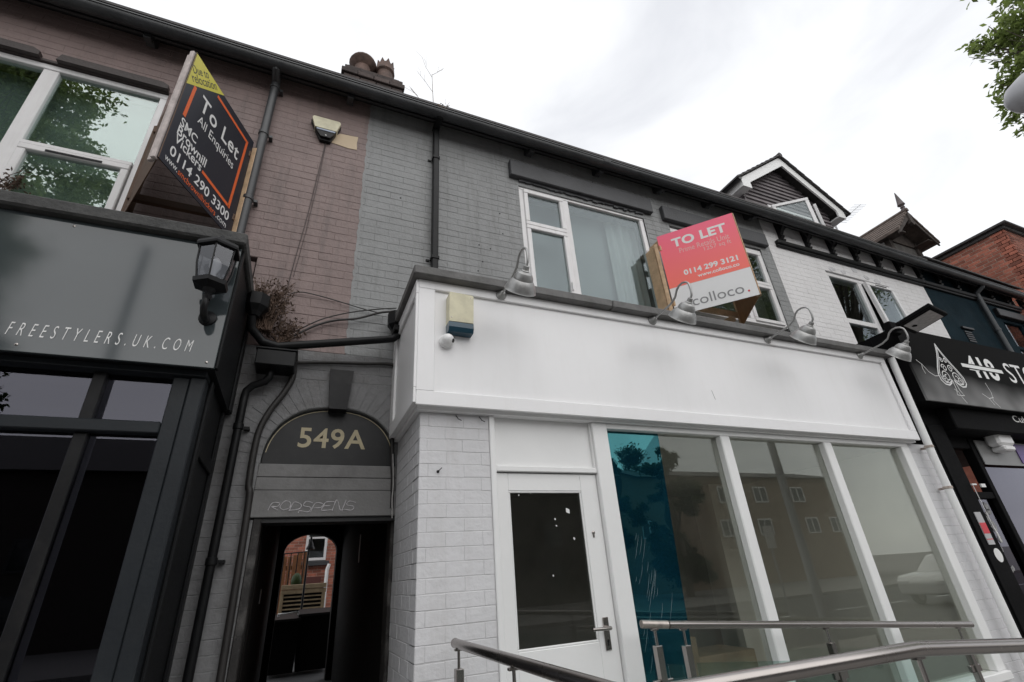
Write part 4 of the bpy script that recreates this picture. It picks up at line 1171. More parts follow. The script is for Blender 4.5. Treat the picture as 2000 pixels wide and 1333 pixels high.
for a, c in ((-4.9, -1.778), (-1.722, -1.053), (-0.997, -0.706)):
    part('transom_pane', g_dark, tf, lambda b: b.box(a, c, 2.90, 2.906, 2.4325, 2.684))
    part('pane', g_dark, tf, lambda b: b.box(a, c, 2.91, 2.916, 0.5, 2.3715))
part('stall_riser', framedk, ls, lambda b: b.box(-5, -0.706, 2.86, 2.95, 0, 0.44))
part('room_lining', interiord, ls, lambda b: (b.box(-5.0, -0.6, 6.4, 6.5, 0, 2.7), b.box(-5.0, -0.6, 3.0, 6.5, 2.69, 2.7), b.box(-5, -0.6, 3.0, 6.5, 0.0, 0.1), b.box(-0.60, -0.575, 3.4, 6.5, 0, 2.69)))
part('side_panel', returndk, ls, lambda b: (b.box(-0.575, -0.552, 2.951, 3.585, 0.0, 2.713), b.box(-0.5515, -0.535, 3.50, 3.585, 0, 2.71, .004), b.box(-0.5515, -0.535, 2.952, 3.02, 0, 2.71, .004), b.box(-0.5515, -0.535, 3.021, 3.499, 2.30, 2.38, .004)))

# carriage lantern
lt = thing('wall_lantern', 'black six-sided wall lantern on the corner of the charcoal fascia', 'lantern', (-0.6, 2.75, 3.0))
LC = Vector((-0.597, 2.625, 0))
part('roof', blackp, lt, lambda b: (b.lathe((LC.x, LC.y, 3.365), (0, 0, 1), [(.115, 0), (.118, .012), (.112, .03), (.07, .055), (.045, .075), (.02, .085), (.012, .11), (.004, .12)], 6)))
part('base', blackp, lt, lambda b: (b.lathe((LC.x, LC.y, 3.145), (0, 0, 1), [(.04, -.03), (.088, -.012), (.092, .012), (.075, .022)], 6),
    b.lathe((LC.x, LC.y, 3.05), (0, 0, 1), [(.018, 0), (.024, .02), (.016, .04), (.036, .068)], 12)))
for k in range(6):
    t = 2 * math.pi * (k + .5) / 6
    part('glazing_bar', blackp, lt, lambda b: b.tube([(LC.x + .075 * math.cos(t), LC.y + .075 * math.sin(t), 3.16), (LC.x + .092 * math.cos(t), LC.y + .092 * math.sin(t), 3.25), (LC.x + .098 * math.cos(t), LC.y + .098 * math.sin(t), 3.37)], .0045, 6))
    t2 = 2 * math.pi * (k + 1.5) / 6
    def pane(b):
        q = []
        for r_, z in ((.073, 3.165), (.09, 3.25), (.096, 3.366)):
            q += [(LC.x + r_ * math.cos(t), LC.y + r_ * math.sin(t), z), (LC.x + r_ * math.cos(t2), LC.y + r_ * math.sin(t2), z)]
        b.add(q, [(0, 1, 3, 2), (2, 3, 5, 4)])
    part('pane', g_lant, lt, pane)
part('lamp_holder', whitew, lt, lambda b: b.lathe((LC.x, LC.y, 3.16), (0, 0, 1), [(.014, 0), (.014, .06), (.03, .10), (.03, .13), (.01, .16)], 10), 40)
def scroll(b):
    pts = [(LC.x, 2.75, 3.00), (LC.x, 2.70, 2.965), (LC.x, 2.645, 2.965), (LC.x, 2.605, 2.995), (LC.x, 2.605, 3.035), (LC.x, 2.64, 3.05), (LC.x, 2.655, 3.025)]
    b.tube(pts, [.016, .018, .018, .017, .015, .013, .010], 10)
    b.lathe((LC.x, 2.7495, 3.00), (0, -1, 0), [(.045, 0), (.043, .012), (.02, .02)], 14)
part('scroll_arm', blackp, lt, scroll, 50)

# ------------------------------------------------------------------ passage
pg = thing('passage', 'dark covered passage under the number 549A arch', 'passage', (0.2, 3.7, 0))
pgb = MB()
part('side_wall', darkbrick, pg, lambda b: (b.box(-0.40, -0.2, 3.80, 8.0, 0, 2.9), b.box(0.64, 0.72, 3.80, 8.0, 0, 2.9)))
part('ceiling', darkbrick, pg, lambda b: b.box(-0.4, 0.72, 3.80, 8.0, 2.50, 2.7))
def back_arch(b):
    n = 14; cx, hw, sp, rise = 0.226, 0.345, 2.12, 0.235
    pts = [(cx - hw * math.cos(math.pi * i / n), sp + rise * math.sin(math.pi * i / n)) for i in range(n + 1)]
    for i in range(n):
        (xa, za), (xb, zb) = pts[i], pts[i + 1]
        b.prism([(xa, za), (xb, zb), (xb, 2.5), (xa, 2.5)], 'y', 7.8, 8.0)
    b.box(-0.3, cx - hw, 7.8, 8.0, 0.3, 2.5); b.box(cx + hw, 0.70, 7.8, 8.0, 0.3, 2.5)
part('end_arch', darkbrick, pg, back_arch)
part('door_post', M('peeling_black_timber', (0.02, 0.018, 0.017), 0.7, var=0.5, scale=14, bump=.003, dirt=(.22, .21, .2), dfac=.6), pg, lambda b: (b.box(-0.262, -0.212, 3.59, 3.80, 0, 2.05, .006), b.box(0.612, 0.64, 3.63, 3.80, 0, 2.05, .006)))
for z0, z1, y in ((2.222, 2.305, 3.590), (2.309, 2.396, 3.595), (2.05, 2.218, 3.575)):
    part('board', boardg, pg, lambda b: b.box(-0.285, 0.628, y, 3.78, z0, z1, .004))
part('board', soffitm, pg, lambda b: b.box(-0.255, 0.628, 3.60, 3.78, 2.02, 2.0495))
# chalky graffiti scribble on the lower board
chalk = M('chalk_marker', (0.52, 0.50, 0.52), 0.8, var=0.3, scale=30)
G = {'R': [(0, 0), (.1, 1), (.7, .95), (.6, .5), (.15, .5), (.8, 0)], 'O': [(.5, 0), (.05, .35), (.3, 1), (.8, .8), (.85, .25), (.4, .02)],
     'D': [(.1, 0), (.2, 1), (.8, .7), (.75, .2), (.05, .05)], 'P': [(.1, -.1), (.2, 1), (.85, .85), (.7, .45), (.2, .4)], 'E': [(.8, .95), (.2, .9), (.15, .5), (.6, .5), (.15, .45), (.1, 0), (.8, .05)],
     'N': [(.05, 0), (.15, 1), (.7, 0), (.85, 1)], 'S': [(.85, .85), (.3, 1), (.2, .6), (.8, .4), (.7, 0), (.05, .1), (0, -.1)]}
def graf(b):
    x = -0.185
    for ch_ in 'RODSPENS':
        w_ = random.uniform(.06, .08); h_ = random.uniform(.045, .072); z_ = 2.085 + random.uniform(-.006, .012)
        pts_ = [Vector((x + (a + .18 * c) * w_ * 1.15, 3.5738, z_ + c * h_)) for a, c in G[ch_]]
        sm_ = []
        for i_ in range(len(pts_) - 1):
            q0 = pts_[max(0, i_ - 1)]; q1 = pts_[i_]; q2 = pts_[i_ + 1]; q3 = pts_[min(len(pts_) - 1, i_ + 2)]
            for k_ in range(5):
                t_ = k_ / 5
                sm_.append(.5 * ((2 * q1) + (-q0 + q2) * t_ + (2 * q0 - 5 * q1 + 4 * q2 - q3) * t_ * t_ + (-q0 + 3 * q1 - 3 * q2 + q3) * t_ ** 3))
        sm_.append(pts_[-1])
        b.tube(sm_, [.0016 + .0013 * abs(math.sin(i_ * .7 + x * 40)) for i_ in range(len(sm_))], 5)
        x += w_ * .93
tag(part('graffiti', chalk, pg, graf), None, None, None, 'stuff')
part('meter_plate', greyv, pg, lambda b: b.box(0.634, 0.6395, 5.6, 5.66, 1.85, 2.12))
part('bell_push', greyv, pg, lambda b: b.box(-0.1995, -0.194, 4.6, 4.68, 1.55, 1.65))

ns = thing('number_sign', 'dark arched sign panel with gold 549A over the passage', 'sign', (0.17, 3.63, 2.4))
def lun(b, a, c, y0, y1, z0):
    n = 28
    pts = []
    for i in range(n + 1):
        t = math.pi * i / n
        co, si = math.cos(t), math.sin(t)
        r_ = (abs(co / a) ** 2.3 + abs(si / c) ** 2.3) ** (-1 / 2.3)
        pts.append((AX + r_ * co, AZ + r_ * si))
    pts[0] = (pts[0][0], z0); pts[-1] = (pts[-1][0], z0)
    b.prism(pts, 'y', y0, y1)
pnl = part('panel', signdk, ns, lambda b: lun(b, .445, .413, 3.640, 3.70, 2.402))
def rim(b):
    n = 40
    p = []
    for i in range(n + 1):
        t = math.pi * (.06 + .88 * i / n)
        co, si = math.cos(t), math.sin(t)
        def q(a, c):
            r_ = (abs(co / a) ** 2.3 + abs(si / c) ** 2.3) ** (-1 / 2.3)
            return (AX + r_ * co, 3.6385, AZ + r_ * si)
        p.append((q(.437, .405), q(.431, .399)))
    vs = [v for pr in p for v in pr]
    b.add(vs, [(2 * i, 2 * i + 1, 2 * i + 3, 2 * i + 2) for i in range(n)])
part('gold_line', gold, pnl, rim)
lettering('549A', pnl, gold, (-0.065, 3.640, 2.522), (1, 0, 0), (0, 0, 1), 0.462, 0.148, off=.002, bold=.015, spacing=1.06)

# ------------------------------------------------------------------ pipes, hoppers, cables round the passage
d1 = thing('downpipe', 'grey round downpipe beside the navy letting board', 'downpipe', (-0.70, 3.54, 3.6))
part('pipe', greypipe, d1, lambda b: b.tube([(-0.70, 3.53, 6.25), (-0.70, 3.53, 3.60)], .036, 14), 50)
part('shoe', greypipe, d1, lambda b: b.tube([(-0.70, 3.385, 6.09), (-0.70, 3.40, 6.05), (-0.70, 3.52, 6.02), (-0.70, 3.53, 5.95)], .038, 12), 50)
for z in (5.32, 4.55, 5.95):
    part('clip', greypipe, d1, lambda b: (b.lathe((-0.70, 3.53, z - .02), (0, 0, 1), [(.038, 0), (.043, .003), (.043, .035), (.038, .04)], 14), b.box(-0.66, -0.63, 3.54, 3.60, z - .012, z + .012), b.lathe((-0.645, 3.595, z), (0, -1, 0), [(.016, 0), (.014, .02)], 8)), 40)
d2 = thing('downpipe', 'black square-section downpipe on the grey wall, left of the window', 'downpipe', (0.882, 3.54, 3.6))
part('pipe', blackplast, d2, lambda b: b.box(0.852, 0.912, 3.515, 3.575, 3.58, 6.03, .008))
part('outlet', blackplast, d2, lambda b: (b.box(0.845, 0.919, 3.37, 3.58, 6.03, 6.07, .008), b.lathe((0.882, 3.40, 6.04), (0, 0, 1), [(.038, 0), (.045, .03)], 12)))
for z in (5.58, 4.29):
    part('clip', blackplast, d2, lambda b: (b.box(0.844, 0.920, 3.508, 3.582, z, z + .035, .004), b.box(0.81, 0.844, 3.585, 3.60, z + .005, z + .03, .003)))
d4 = thing('downpipe', 'dark grey downpipe running down the dark blue house', 'downpipe', (11.3, 3.54, 3.6))
part('pipe', M('blue_grey_pipe', (.05, .055, .06), .45, var=.2), d4, lambda b: b.tube([(11.3, 3.40, 5.98), (11.3, 3.42, 5.93), (11.3, 3.53, 5.86), (11.3, 3.54, 5.8), (11.3, 3.54, 3.5)], .042, 12), 50)
part('clip', MATS['blue_grey_pipe'], d4, lambda b: b.lathe((11.3, 3.54, 5.05), (0, 0, 1), [(.044, 0), (.05, .004), (.05, .04), (.044, .044)], 12), 40)

xp = thing('waste_pipe', 'black plastic pipe crossing above the arch between two hoppers', 'pipe', (0.1, 3.42, 3.2))
part('pipe', blackplast, xp, lambda b: b.tube([(-0.47, 3.33, 3.36), (-0.46, 3.37, 3.28), (-0.38, 3.41, 3.205), (-0.28, 3.42, 3.185), (0.12, 3.42, 3.27), (0.52, 3.42, 3.355), (0.565, 3.42, 3.40)], .030, 14), 50)
hp = part('hopper', blackplast, xp, lambda b: (b.lathe((0.555, 3.47, 3.46), (0, 0, 1), [(.03, -.06), (.045, 0), (.075, .04), (.078, .15), (.07, .15)], 8), b.box(0.52, 0.575, 3.36, 3.50, 3.41, 3.46, .006)))
part('hopper', blackplast, xp, lambda b: b.lathe((-0.455, 3.34, 3.36), (0, 0, 1), [(.035, 0), (.05, .03), (.085, .07), (.088, .16), (.08, .16), (.07, .06)], 8))
bx = thing('junction_tank', 'black rectangular box under the waste pipe, left above the arch', 'box', (-0.27, 3.5, 3.04))
part('box', blackplast, bx, lambda b: b.box(-0.405, -0.150, 3.40, 3.60, 3.035, 3.150, .006))
part('lid', blackplast, bx, lambda b: b.box(-0.412, -0.143, 3.393, 3.60, 3.151, 3.165, .003))
d3 = thing('downpipe', 'black downpipe on the grey brick pier left of the passage', 'downpipe', (-0.44, 3.52, 0))
part('pipe', blackplast, d3, lambda b: b.tube([(-0.305, 3.50, 3.035), (-0.305, 3.50, 2.98), (-0.33, 3.51, 2.945), (-0.40, 3.52, 2.915), (-0.435, 3.53, 2.875), (-0.44, 3.53, 2.82), (-0.44, 3.53, 0.02)], .026, 14), 50)
for z in (2.60, 1.78):
    part('clip', blackplast, d3, lambda b: (b.lathe((-0.44, 3.53, z), (0, 0, 1), [(.028, 0), (.032, .004), (.032, .04), (.028, .044)], 14), b.box(-0.41, -0.375, 3.55, 3.60, z + .01, z + .03), b.lathe((-0.385, 3.598, z + .02), (0, -1, 0), [(.013, 0), (.012, .03)], 8)), 40)

def cable(name, label, pts, r, mat=None, group='cables over the passage'):
    # smooth the path
    P_ = [Vector(p) for p in pts]
    out = []
    for i in range(len(P_) - 1):
        p0 = P_[max(0, i - 1)]; p1 = P_[i]; p2 = P_[i + 1]; p3 = P_[min(len(P_) - 1, i + 2)]
        for k in range(6):
            t = k / 6
            out.append(.5 * ((2 * p1) + (-p0 + p2) * t + (2 * p0 - 5 * p1 + 4 * p2 - p3) * t * t + (-p0 + 3 * p1 - 3 * p2 + p3) * t ** 3))
    out.append(P_[-1])
    mb = MB(); mb.tube(out, r, 7)
    return tag(mb.build(name, mat or cablem, None, 60, loc=pts[0]), label, 'cable', group)
cable('cable', 'thick black cable trunk dropping from the box along the left of the arch', [(-0.165, 3.56, 3.13), (-0.16, 3.57, 3.02), (-0.20, 3.57, 2.90), (-0.27, 3.57, 2.76), (-0.315, 3.57, 2.62), (-0.325, 3.57, 2.45), (-0.32, 3.57, 2.25), (-0.30, 3.57, 2.06), (-0.285, 3.57, 0.8), (-0.285, 3.57, 0.05)], .022)
cable('cable', 'thick black cable under the waste pipe that turns down at the white fascia', [(-0.15, 3.575, 3.14), (0.1, 3.575, 3.17), (0.35, 3.575, 3.19), (0.52, 3.575, 3.205), (0.575, 3.575, 3.17), (0.58, 3.575, 2.95), (0.585, 3.575, 2.5), (0.60, 3.575, 2.3), (0.602, 3.575, 2.1)], .014)
cable('cable', 'thin dark cable hanging down the pink wall from the white bell box', [(-0.19, 3.592, 5.48), (-0.215, 3.592, 5.0), (-0.245, 3.592, 4.5), (-0.285, 3.592, 4.0), (-0.305, 3.592, 3.6), (-0.29, 3.592, 3.36), (-0.22, 3.58, 3.25)], .0032, M('painted_cable', (.075, .058, .056), .6))
cable('cable', 'thin cable looping across pink and grey paint above the pipe', [(-0.30, 3.58, 3.55), (-0.28, 3.575, 3.70), (-0.20, 3.575, 3.755), (-0.05, 3.575, 3.745), (0.12, 3.575, 3.715), (0.30, 3.575, 3.68), (0.42, 3.575, 3.665)], .0045)
cable('cable', 'uppermost thin cable sagging from the white fascia to the left corner', [(0.55, 3.50, 3.69), (0.40, 3.52, 3.665), (0.20, 3.54, 3.615), (0.0, 3.55, 3.53), (-0.15, 3.55, 3.42), (-0.24, 3.53, 3.33)], .005)
cable('cable', 'dark bundled cable sagging from the white fascia to the left corner', [(0.55, 3.51, 3.665), (0.42, 3.53, 3.64), (0.25, 3.55, 3.57), (0.08, 3.56, 3.53), (-0.06, 3.56, 3.46), (-0.20, 3.54, 3.34), (-0.32, 3.5, 3.24)], .009)
cable('cable', 'white cable dropping past the right end of the boards', [(0.59, 3.565, 2.48), (0.598, 3.56, 2.36), (0.603, 3.56, 2.24), (0.60, 3.56, 2.16), (0.606, 3.56, 2.03)], .0045, M('dirty_white_cable', (.4, .39, .38), .5, var=.2))
cable('cable', 'thin cable tacked down the pink wall, left of the paint edge', [(-0.185, 3.592, 5.47), (-0.20, 3.592, 5.0), (-0.232, 3.592, 4.4), (-0.27, 3.592, 3.9)], .0022, MATS['painted_cable'])

# bell box on the pink wall
bb = thing('bell_box', 'cream and black alarm bell box high on the pink wall', 'alarm', (-0.2, 3.6, 5.45))
part('cover', cream, bb, lambda b: b.prism([(-0.335, 5.70), (-0.325, 5.725), (-0.09, 5.725), (-0.075, 5.705), (-0.105, 5.585), (-0.30, 5.585)], 'y', 3.525, 3.60))
part('base', blackp, bb, lambda b: (b.prism([(-0.345, 5.70), (-0.298, 5.584), (-0.245, 5.465), (-0.15, 5.465), (-0.108, 5.584), (-0.07, 5.70)], 'y', 3.56, 3.60), b.prism([(-0.30, 5.582), (-0.24, 5.49), (-0.155, 5.49), (-0.105, 5.582)], 'y', 3.535, 3.559)))
part('lens', M('pale_blue_lens', (.35, .40, .5), .2), bb, lambda b: b.box(-0.285, -0.115, 3.529, 3.5345, 5.563, 5.581, .002))
part('lamp', whitev, bb, lambda b: b.lathe((-0.195, 3.536, 5.51), (0, -1, 0), [(.008, 0), (.006, .004)], 10))

# dead weeds at the left corner, weeds in the gutter
def weeds(o, spread, h, n, rnd, b, leafy=True):
    for k in range(n):
        a = rnd.uniform(0, 6.28); q = rnd.uniform(.2, 1) * spread
        tip = Vector((o[0] + q * math.cos(a), o[1] + q * math.sin(a) * .35, o[2] + h * rnd.uniform(.45, 1)))
        mid = (Vector(o) + tip) / 2 + Vector((rnd.uniform(-.05, .05), rnd.uniform(-.03, .03), rnd.uniform(0, .06)))
        st = Vector((o[0] + rnd.uniform(-1, 1) * spread * .3, o[1] + rnd.uniform(-.04, .04), o[2]))
        b.tube([st, mid, tip], [.0035, .0025, .0012], 4)
        if leafy:
            for j in range(9):
                t = rnd.uniform(.3, 1)
                c = st.lerp(mid, min(1, t * 2)) if t < .5 else mid.lerp(tip, t * 2 - 1)
                c = c + Vector((rnd.uniform(-.03, .03), rnd.uniform(-.03, .03), rnd.uniform(-.03, .03)))
                d = Vector((rnd.gauss(0, 1), rnd.gauss(0, 1), rnd.gauss(0, 1))).normalized() * rnd.uniform(.008, .02)
                e = d.cross(Vector((rnd.gauss(0, 1), rnd.gauss(0, 1), rnd.gauss(0, 1)))).normalized() * .007
                b.add([c - d, c + e, c + d, c - e], [(0, 1, 2, 3)])
rw = random.Random(3)
mb = MB(); weeds((-0.40, 3.44, 3.30), .20, .48, 120, rw, mb); weeds((-0.25, 3.48, 3.22), .18, .24, 40, rw, mb)
tag(mb.build('dead_weed', weedm, None, loc=(-0.40, 3.44, 3.30)), 'brown dried weed growing beside the charcoal fascia corner', 'plant')
mb = MB()
def twig(b, p, d, L, r, depth, rnd):
    q = p + d * L
    m = p.lerp(q, .5) + Vector((rnd.uniform(-.02, .02), 0, 0))
    b.tube([p, m, q], [r, r * .8, r * .55], 5)
    if depth:
        for k in range(rnd.randint(2, 3)):
            s_ = p.lerp(q, rnd.uniform(.45, 1))
            dd = (d + Vector((rnd.uniform(-.8, .8), rnd.uniform(-.3, .3), rnd.uniform(-.1, .5)))).normalized()
            twig(b, s_, dd, L * rnd.uniform(.3, .55), r * .55, depth - 1, rnd)
rt_ = random.Random(12)
twm = M('bare_twig', (.28, .22, .17), .8, var=.3)
twig(mb, Vector((0.82, 3.40, 6.10)), Vector((-0.05, -.02, 1)).normalized(), .62, .0045, 2, rt_)
twig(mb, Vector((0.83, 3.40, 6.10)), Vector((-0.55, -.02, .55)).normalized(), .38, .0035, 1, rt_)
twig(mb, Vector((0.85, 3.40, 6.10)), Vector((0.35, -.02, .6)).normalized(), .28, .0035, 1, rt_)
weeds((0.90, 3.38, 6.11), .06, .12, 14, rt_, mb)
tag(mb.build('gutter_sapling', twm, None, loc=(0.82, 3.40, 6.10)), 'bare twiggy sapling growing out of the gutter', 'plant')
mb = MB(); weeds((-2.15, 3.50, 4.14), .34, .20, 26, rw, mb)
tag(mb.build('dead_weed', weedm, None, loc=(-2.15, 3.50, 4.14)), 'dry brown weed on the sill below the big left window', 'plant')

# ------------------------------------------------------------------ black shop front with painted sign (right)
bs = thing('shop', 'black shop front at the right edge below the painted sign', 'shop', (8, 2.85, 0))
part('pilaster', blackshop, bs, lambda b: (b.box(6.075, 6.42, 2.84, 3.59, 0, 3.0, .006), b.box(6.10, 6.39, 2.825, 2.839, 0.3, 2.8, .006)))
part('shutter_box', blackshop, bs, lambda b: b.box(6.42, 9.6, 2.72, 3.3, 2.74, 2.985, .01))
part('frame', blackshop, bs, lambda b: (b.box(6.42, 6.52, 2.95, 3.05, 0, 2.74, .005), b.box(7.05, 7.13, 2.95, 3.05, 0, 2.74, .005), b.box(6.52, 9.6, 2.96, 3.05, 2.60, 2.74, .005), b.box(6.52, 7.05, 2.96, 3.05, 2.05, 2.12, .004)))
part('pane', g_dark, bs, lambda b: (b.box(6.52, 7.05, 3.0, 3.006, 0, 2.05), b.box(7.13, 9.6, 3.0, 3.006, .4, 2.60)))
part('room_lining', interiord, bs, lambda b: (b.box(6.42, 9.6, 5.4, 5.5, 0, 2.74), b.box(6.42, 9.6, 3.0, 5.5, 2.72, 2.738), b.box(6.3, 6.42, 3.1, 5.5, 0, 2.72)))
part('upper_box', blackshop, bs, lambda b: b.box(6.0, 9.63, 2.90, 3.59, 2.99, 3.88))
def noti(b):
    b.box(6.19, 6.30, 2.818, 2.8245, 1.60, 1.90)
st = part('notice', M('notice_paper', (.45, .45, .46), .6, var=.1), bs, noti)
part('red_band', redv, st, lambda b: (b.box(6.191, 6.299, 2.8165, 2.8178, 1.70, 1.80), b.box(6.191, 6.299, 2.8165, 2.8178, 1.645, 1.652)))
part('round_sticker', whitev, bs, lambda b: b.lathe((6.275, 2.8248, 1.505), (0, -1, 0), [(.062, 0), (.062, .002)], 24))
part('cord', whitev, bs, lambda b: b.tube([(6.36, 2.80, 2.16), (6.37, 2.80, 1.75), (6.375, 2.80, 1.70), (6.38, 2.80, 1.62)], [.003, .003, .010, .006], 6))
part('pull_bar', whitev, bs, lambda b: (b.box(6.36, 6.44, 2.80, 2.815, 2.16, 2.175), b.box(6.52, 6.60, 2.80, 2.815, 2.14, 2.175)))
decal = M('window_decal', (.25, .25, .25), .6, var=.5, scale=18)
def dec(b):
    r_ = random.Random(5)
    for k in range(16):
        x = 6.62 + r_.uniform(0, .26); z = 1.35 + r_.uniform(0, .65); s_ = r_.uniform(.03, .07)
        b.prism([(x + s_ * math.cos(j * 1.05) * r_.uniform(.6, 1), z + s_ * math.sin(j * 1.05) * r_.uniform(.6, 1)) for j in range(6)], 'y', 2.995, 2.999)
tag(part('window_decal', decal, bs, dec), None, None, None, 'stuff')
part('poster_panel', M('grey_panel', (.20, .20, .20), .4, var=.1), bs, lambda b: b.box(7.15, 8.6, 2.94, 2.95, 2.42, 2.70))
part('purple_poster', M('purple_print', (.09, .03, .22), .4), bs, lambda b: b.box(7.98, 8.5, 2.930, 2.939, 2.45, 2.68))
ab = thing('alarm_box', 'white alarm box on the black shop front at the right edge', 'alarm', (7.55, 2.9, 2.6))
part('cover', whitew, ab, lambda b: (b.box(7.36, 7.70, 2.80, 2.94, 2.62, 2.81, .03), b.box(7.42, 7.64, 2.80, 2.94, 2.56, 2.62, .015)))
lettering('adt', ab, greyv, (7.46, 2.80, 2.70), (1, 0, 0), (0, 0, 1), .14, .05, off=.001) if False else None

sg = thing('shop_sign', 'black and grey cloudy sign with a white spade, 418 and lettering', 'sign', (7.8, 2.65, 3.0))
cloud = bpy.data.materials.new('airbrushed_cloud_print'); cloud.use_nodes = True
_t = cloud.node_tree; _b = _t.nodes['Principled BSDF']; _b.inputs['Roughness'].default_value = .75; _b.inputs['Specular IOR Level'].default_value = .05
_g = _t.nodes.new('ShaderNodeNewGeometry'); _n = _t.nodes.new('ShaderNodeTexNoise'); _n.inputs['Scale'].default_value = 1.35; _n.inputs['Detail'].default_value = 2
_sx = _t.nodes.new('ShaderNodeSeparateXYZ'); _mr = _t.nodes.new('ShaderNodeMapRange'); _mr.inputs['From Min'].default_value = 3.62; _mr.inputs['From Max'].default_value = 3.02
_ad = _t.nodes.new('ShaderNodeMath'); _ad.operation = 'MULTIPLY'
_cr = _t.nodes.new('ShaderNodeValToRGB'); _cr.color_ramp.elements[0].position = .2; _cr.color_ramp.elements[0].color = (.007, .007, .007, 1); _cr.color_ramp.elements[1].position = .5; _cr.color_ramp.elements[1].color = (.22, .22, .22, 1)
_t.links.new(_g.outputs['Position'], _n.inputs['Vector']); _t.links.new(_g.outputs['Position'], _sx.inputs[0]); _t.links.new(_sx.outputs['Z'], _mr.inputs['Value'])
_t.links.new(_n.outputs['Fac'], _ad.inputs[0]); _t.links.new(_mr.outputs[0], _ad.inputs[1]); _t.links.new(_ad.outputs[0], _cr.inputs[0]); _t.links.new(_cr.outputs[0], _b.inputs['Base Color'])
YS = 2.62
sgp = part('panel', cloud, sg, lambda b: b.box(5.89, 9.6, YS, YS + .02, 2.985, 3.855))
part('box', blackshop, sg, lambda b: b.box(5.905, 9.6, YS + .0205, 2.90, 2.99, 3.85, .004))
def spade(s=1.0):
    pts = []
    for i in range(41):
        t = -1 + 2 * i / 40
        a = abs(t)
        # from tip down round a lobe to the stem
        z = 1 - 1.55 * a ** .95 if a < .62 else None
        pts.append(t)
    half = [(0, 1.0), (.04, .82), (.10, .62), (.20, .38), (.33, .10), (.42, -.14), (.42, -.34), (.34, -.46), (.22, -.48), (.11, -.40), (.05, -.30)]
    return half
def ring_strip(b, pts, w, y):
    P_ = [Vector((p[0], 0, p[1])) for p in pts]
    L_, R_ = [], []
    for i, p in enumerate(P_):
        d = (P_[min(i + 1, len(P_) - 1)] - P_[max(i - 1, 0)]).normalized(); q = Vector((-d.z, 0, d.x)) * w / 2
        L_.append(p + q); R_.append(p - q)
    vs = [(v.x, y, v.z) for v in L_] + [(v.x, y, v.z) for v in R_]
    k = len(P_)
    b.add(vs, [(i, i + 1, i + 1 + k, i + k) for i in range(k - 1)])
SX, SZ, SW, SH = 6.575, 3.372, .58, .358
def spd(b):
    half = spade()
    for s_ in (-1, 1):
        for w_, sc_ in ((.016, 1.0), (.010, .86)):
            ring_strip(b, [(SX + s_ * SW * x * sc_, SZ + SH * (z * sc_ + .03 * (1 - sc_))) for x, z in half], w_, YS - .0015)
        ring_strip(b, [(SX + s_ * .018, SZ - .10), (SX + s_ * .03, SZ - .22), (SX + s_ * .07, SZ - .28), (SX - s_ * .01, SZ - .285)], .010, YS - .0015)
        for k, (cx, cz, r0) in enumerate(((.16, -.18, .075), (.10, .12, .05), (.25, -.30, .05), (.07, .40, .035))):
            pts = []
            for j in range(16):
                a_ = j * .55; rr = r0 * (1 - j / 20)
                pts.append((SX + s_ * (SW * cx + rr * math.cos(a_)), SZ + SH * cz + rr * math.sin(a_)))
            ring_strip(b, pts, .011, YS - .0015)
part('spade_emblem', whitev, sgp, spd)
lettering('418', sgp, whitev, (7.06, YS, 3.36), (1, 0, 0), (0, 0, 1), .62, .29, off=.002, bold=.03)
part('strike_line', whitev, sgp, lambda b: b.box(6.93, 7.82, YS - .004, YS - .0025, 3.475, 3.52))
part('strike_gap', blackshop, sgp, lambda b: (b.box(7.03, 7.70, YS - .0035, YS - .0022, 3.4605, 3.4745), b.box(7.03, 7.70, YS - .0035, YS - .0022, 3.5205, 3.534)))
lettering('STO', sgp, whitev, (7.92, YS, 3.37), (1, 0, 0), (0, 0, 1), .74, .27, off=.002)
def cracks(b):
    for pts in ([(6.02, 3.46), (6.10, 3.41), (6.16, 3.33), (6.25, 3.29), (6.33, 3.30)], [(6.09, 3.41), (6.07, 3.36), (6.08, 3.30)], [(6.50, 3.16), (6.56, 3.13), (6.58, 3.07), (6.62, 3.0)],
                [(7.05, 3.15), (7.15, 3.10), (7.2, 3.02)], [(7.25, 3.30), (7.27, 3.18), (7.22, 3.08), (7.30, 3.0)], [(7.15, 3.10), (7.26, 3.12)]):
        ring_strip(b, pts, .007, YS - .0015)
part('crack_lines', whitev, sgp, cracks)
lettering('Cuba', bs, whitev, (7.72, 2.72, 2.885), (1, 0, 0), (0, 0, 1), .40, .085, off=.002, bold=.01)
sp = thing('flood_light', 'flat black flood light above the painted spade sign', 'light', (6.0, 2.5, 3.85))
fm = Matrix.Translation((5.72, 2.28, 3.73)) @ Matrix.Rotation(R(8), 4, 'Z') @ Matrix.Rotation(R(-12), 4, 'X')
part('housing', blackshop, sp, lambda b: b.box(-.21, .21, -.17, .17, -.012, .03, .008, fm))
part('lens', M('led_lens', (.35, .34, .33), .25, var=.2, scale=25), sp, lambda b: b.box(-.14, .18, -.13, .13, -.016, -.0125, 0, fm))
part('arm', blackshop, sp, lambda b: (b.bar((5.70, 2.34, 3.71), (5.76, 2.64, 3.78), .05, .05, (0, 0, 1), .004), b.box(5.70, 5.86, 2.55, 2.62, 3.72, 3.86, .006)))
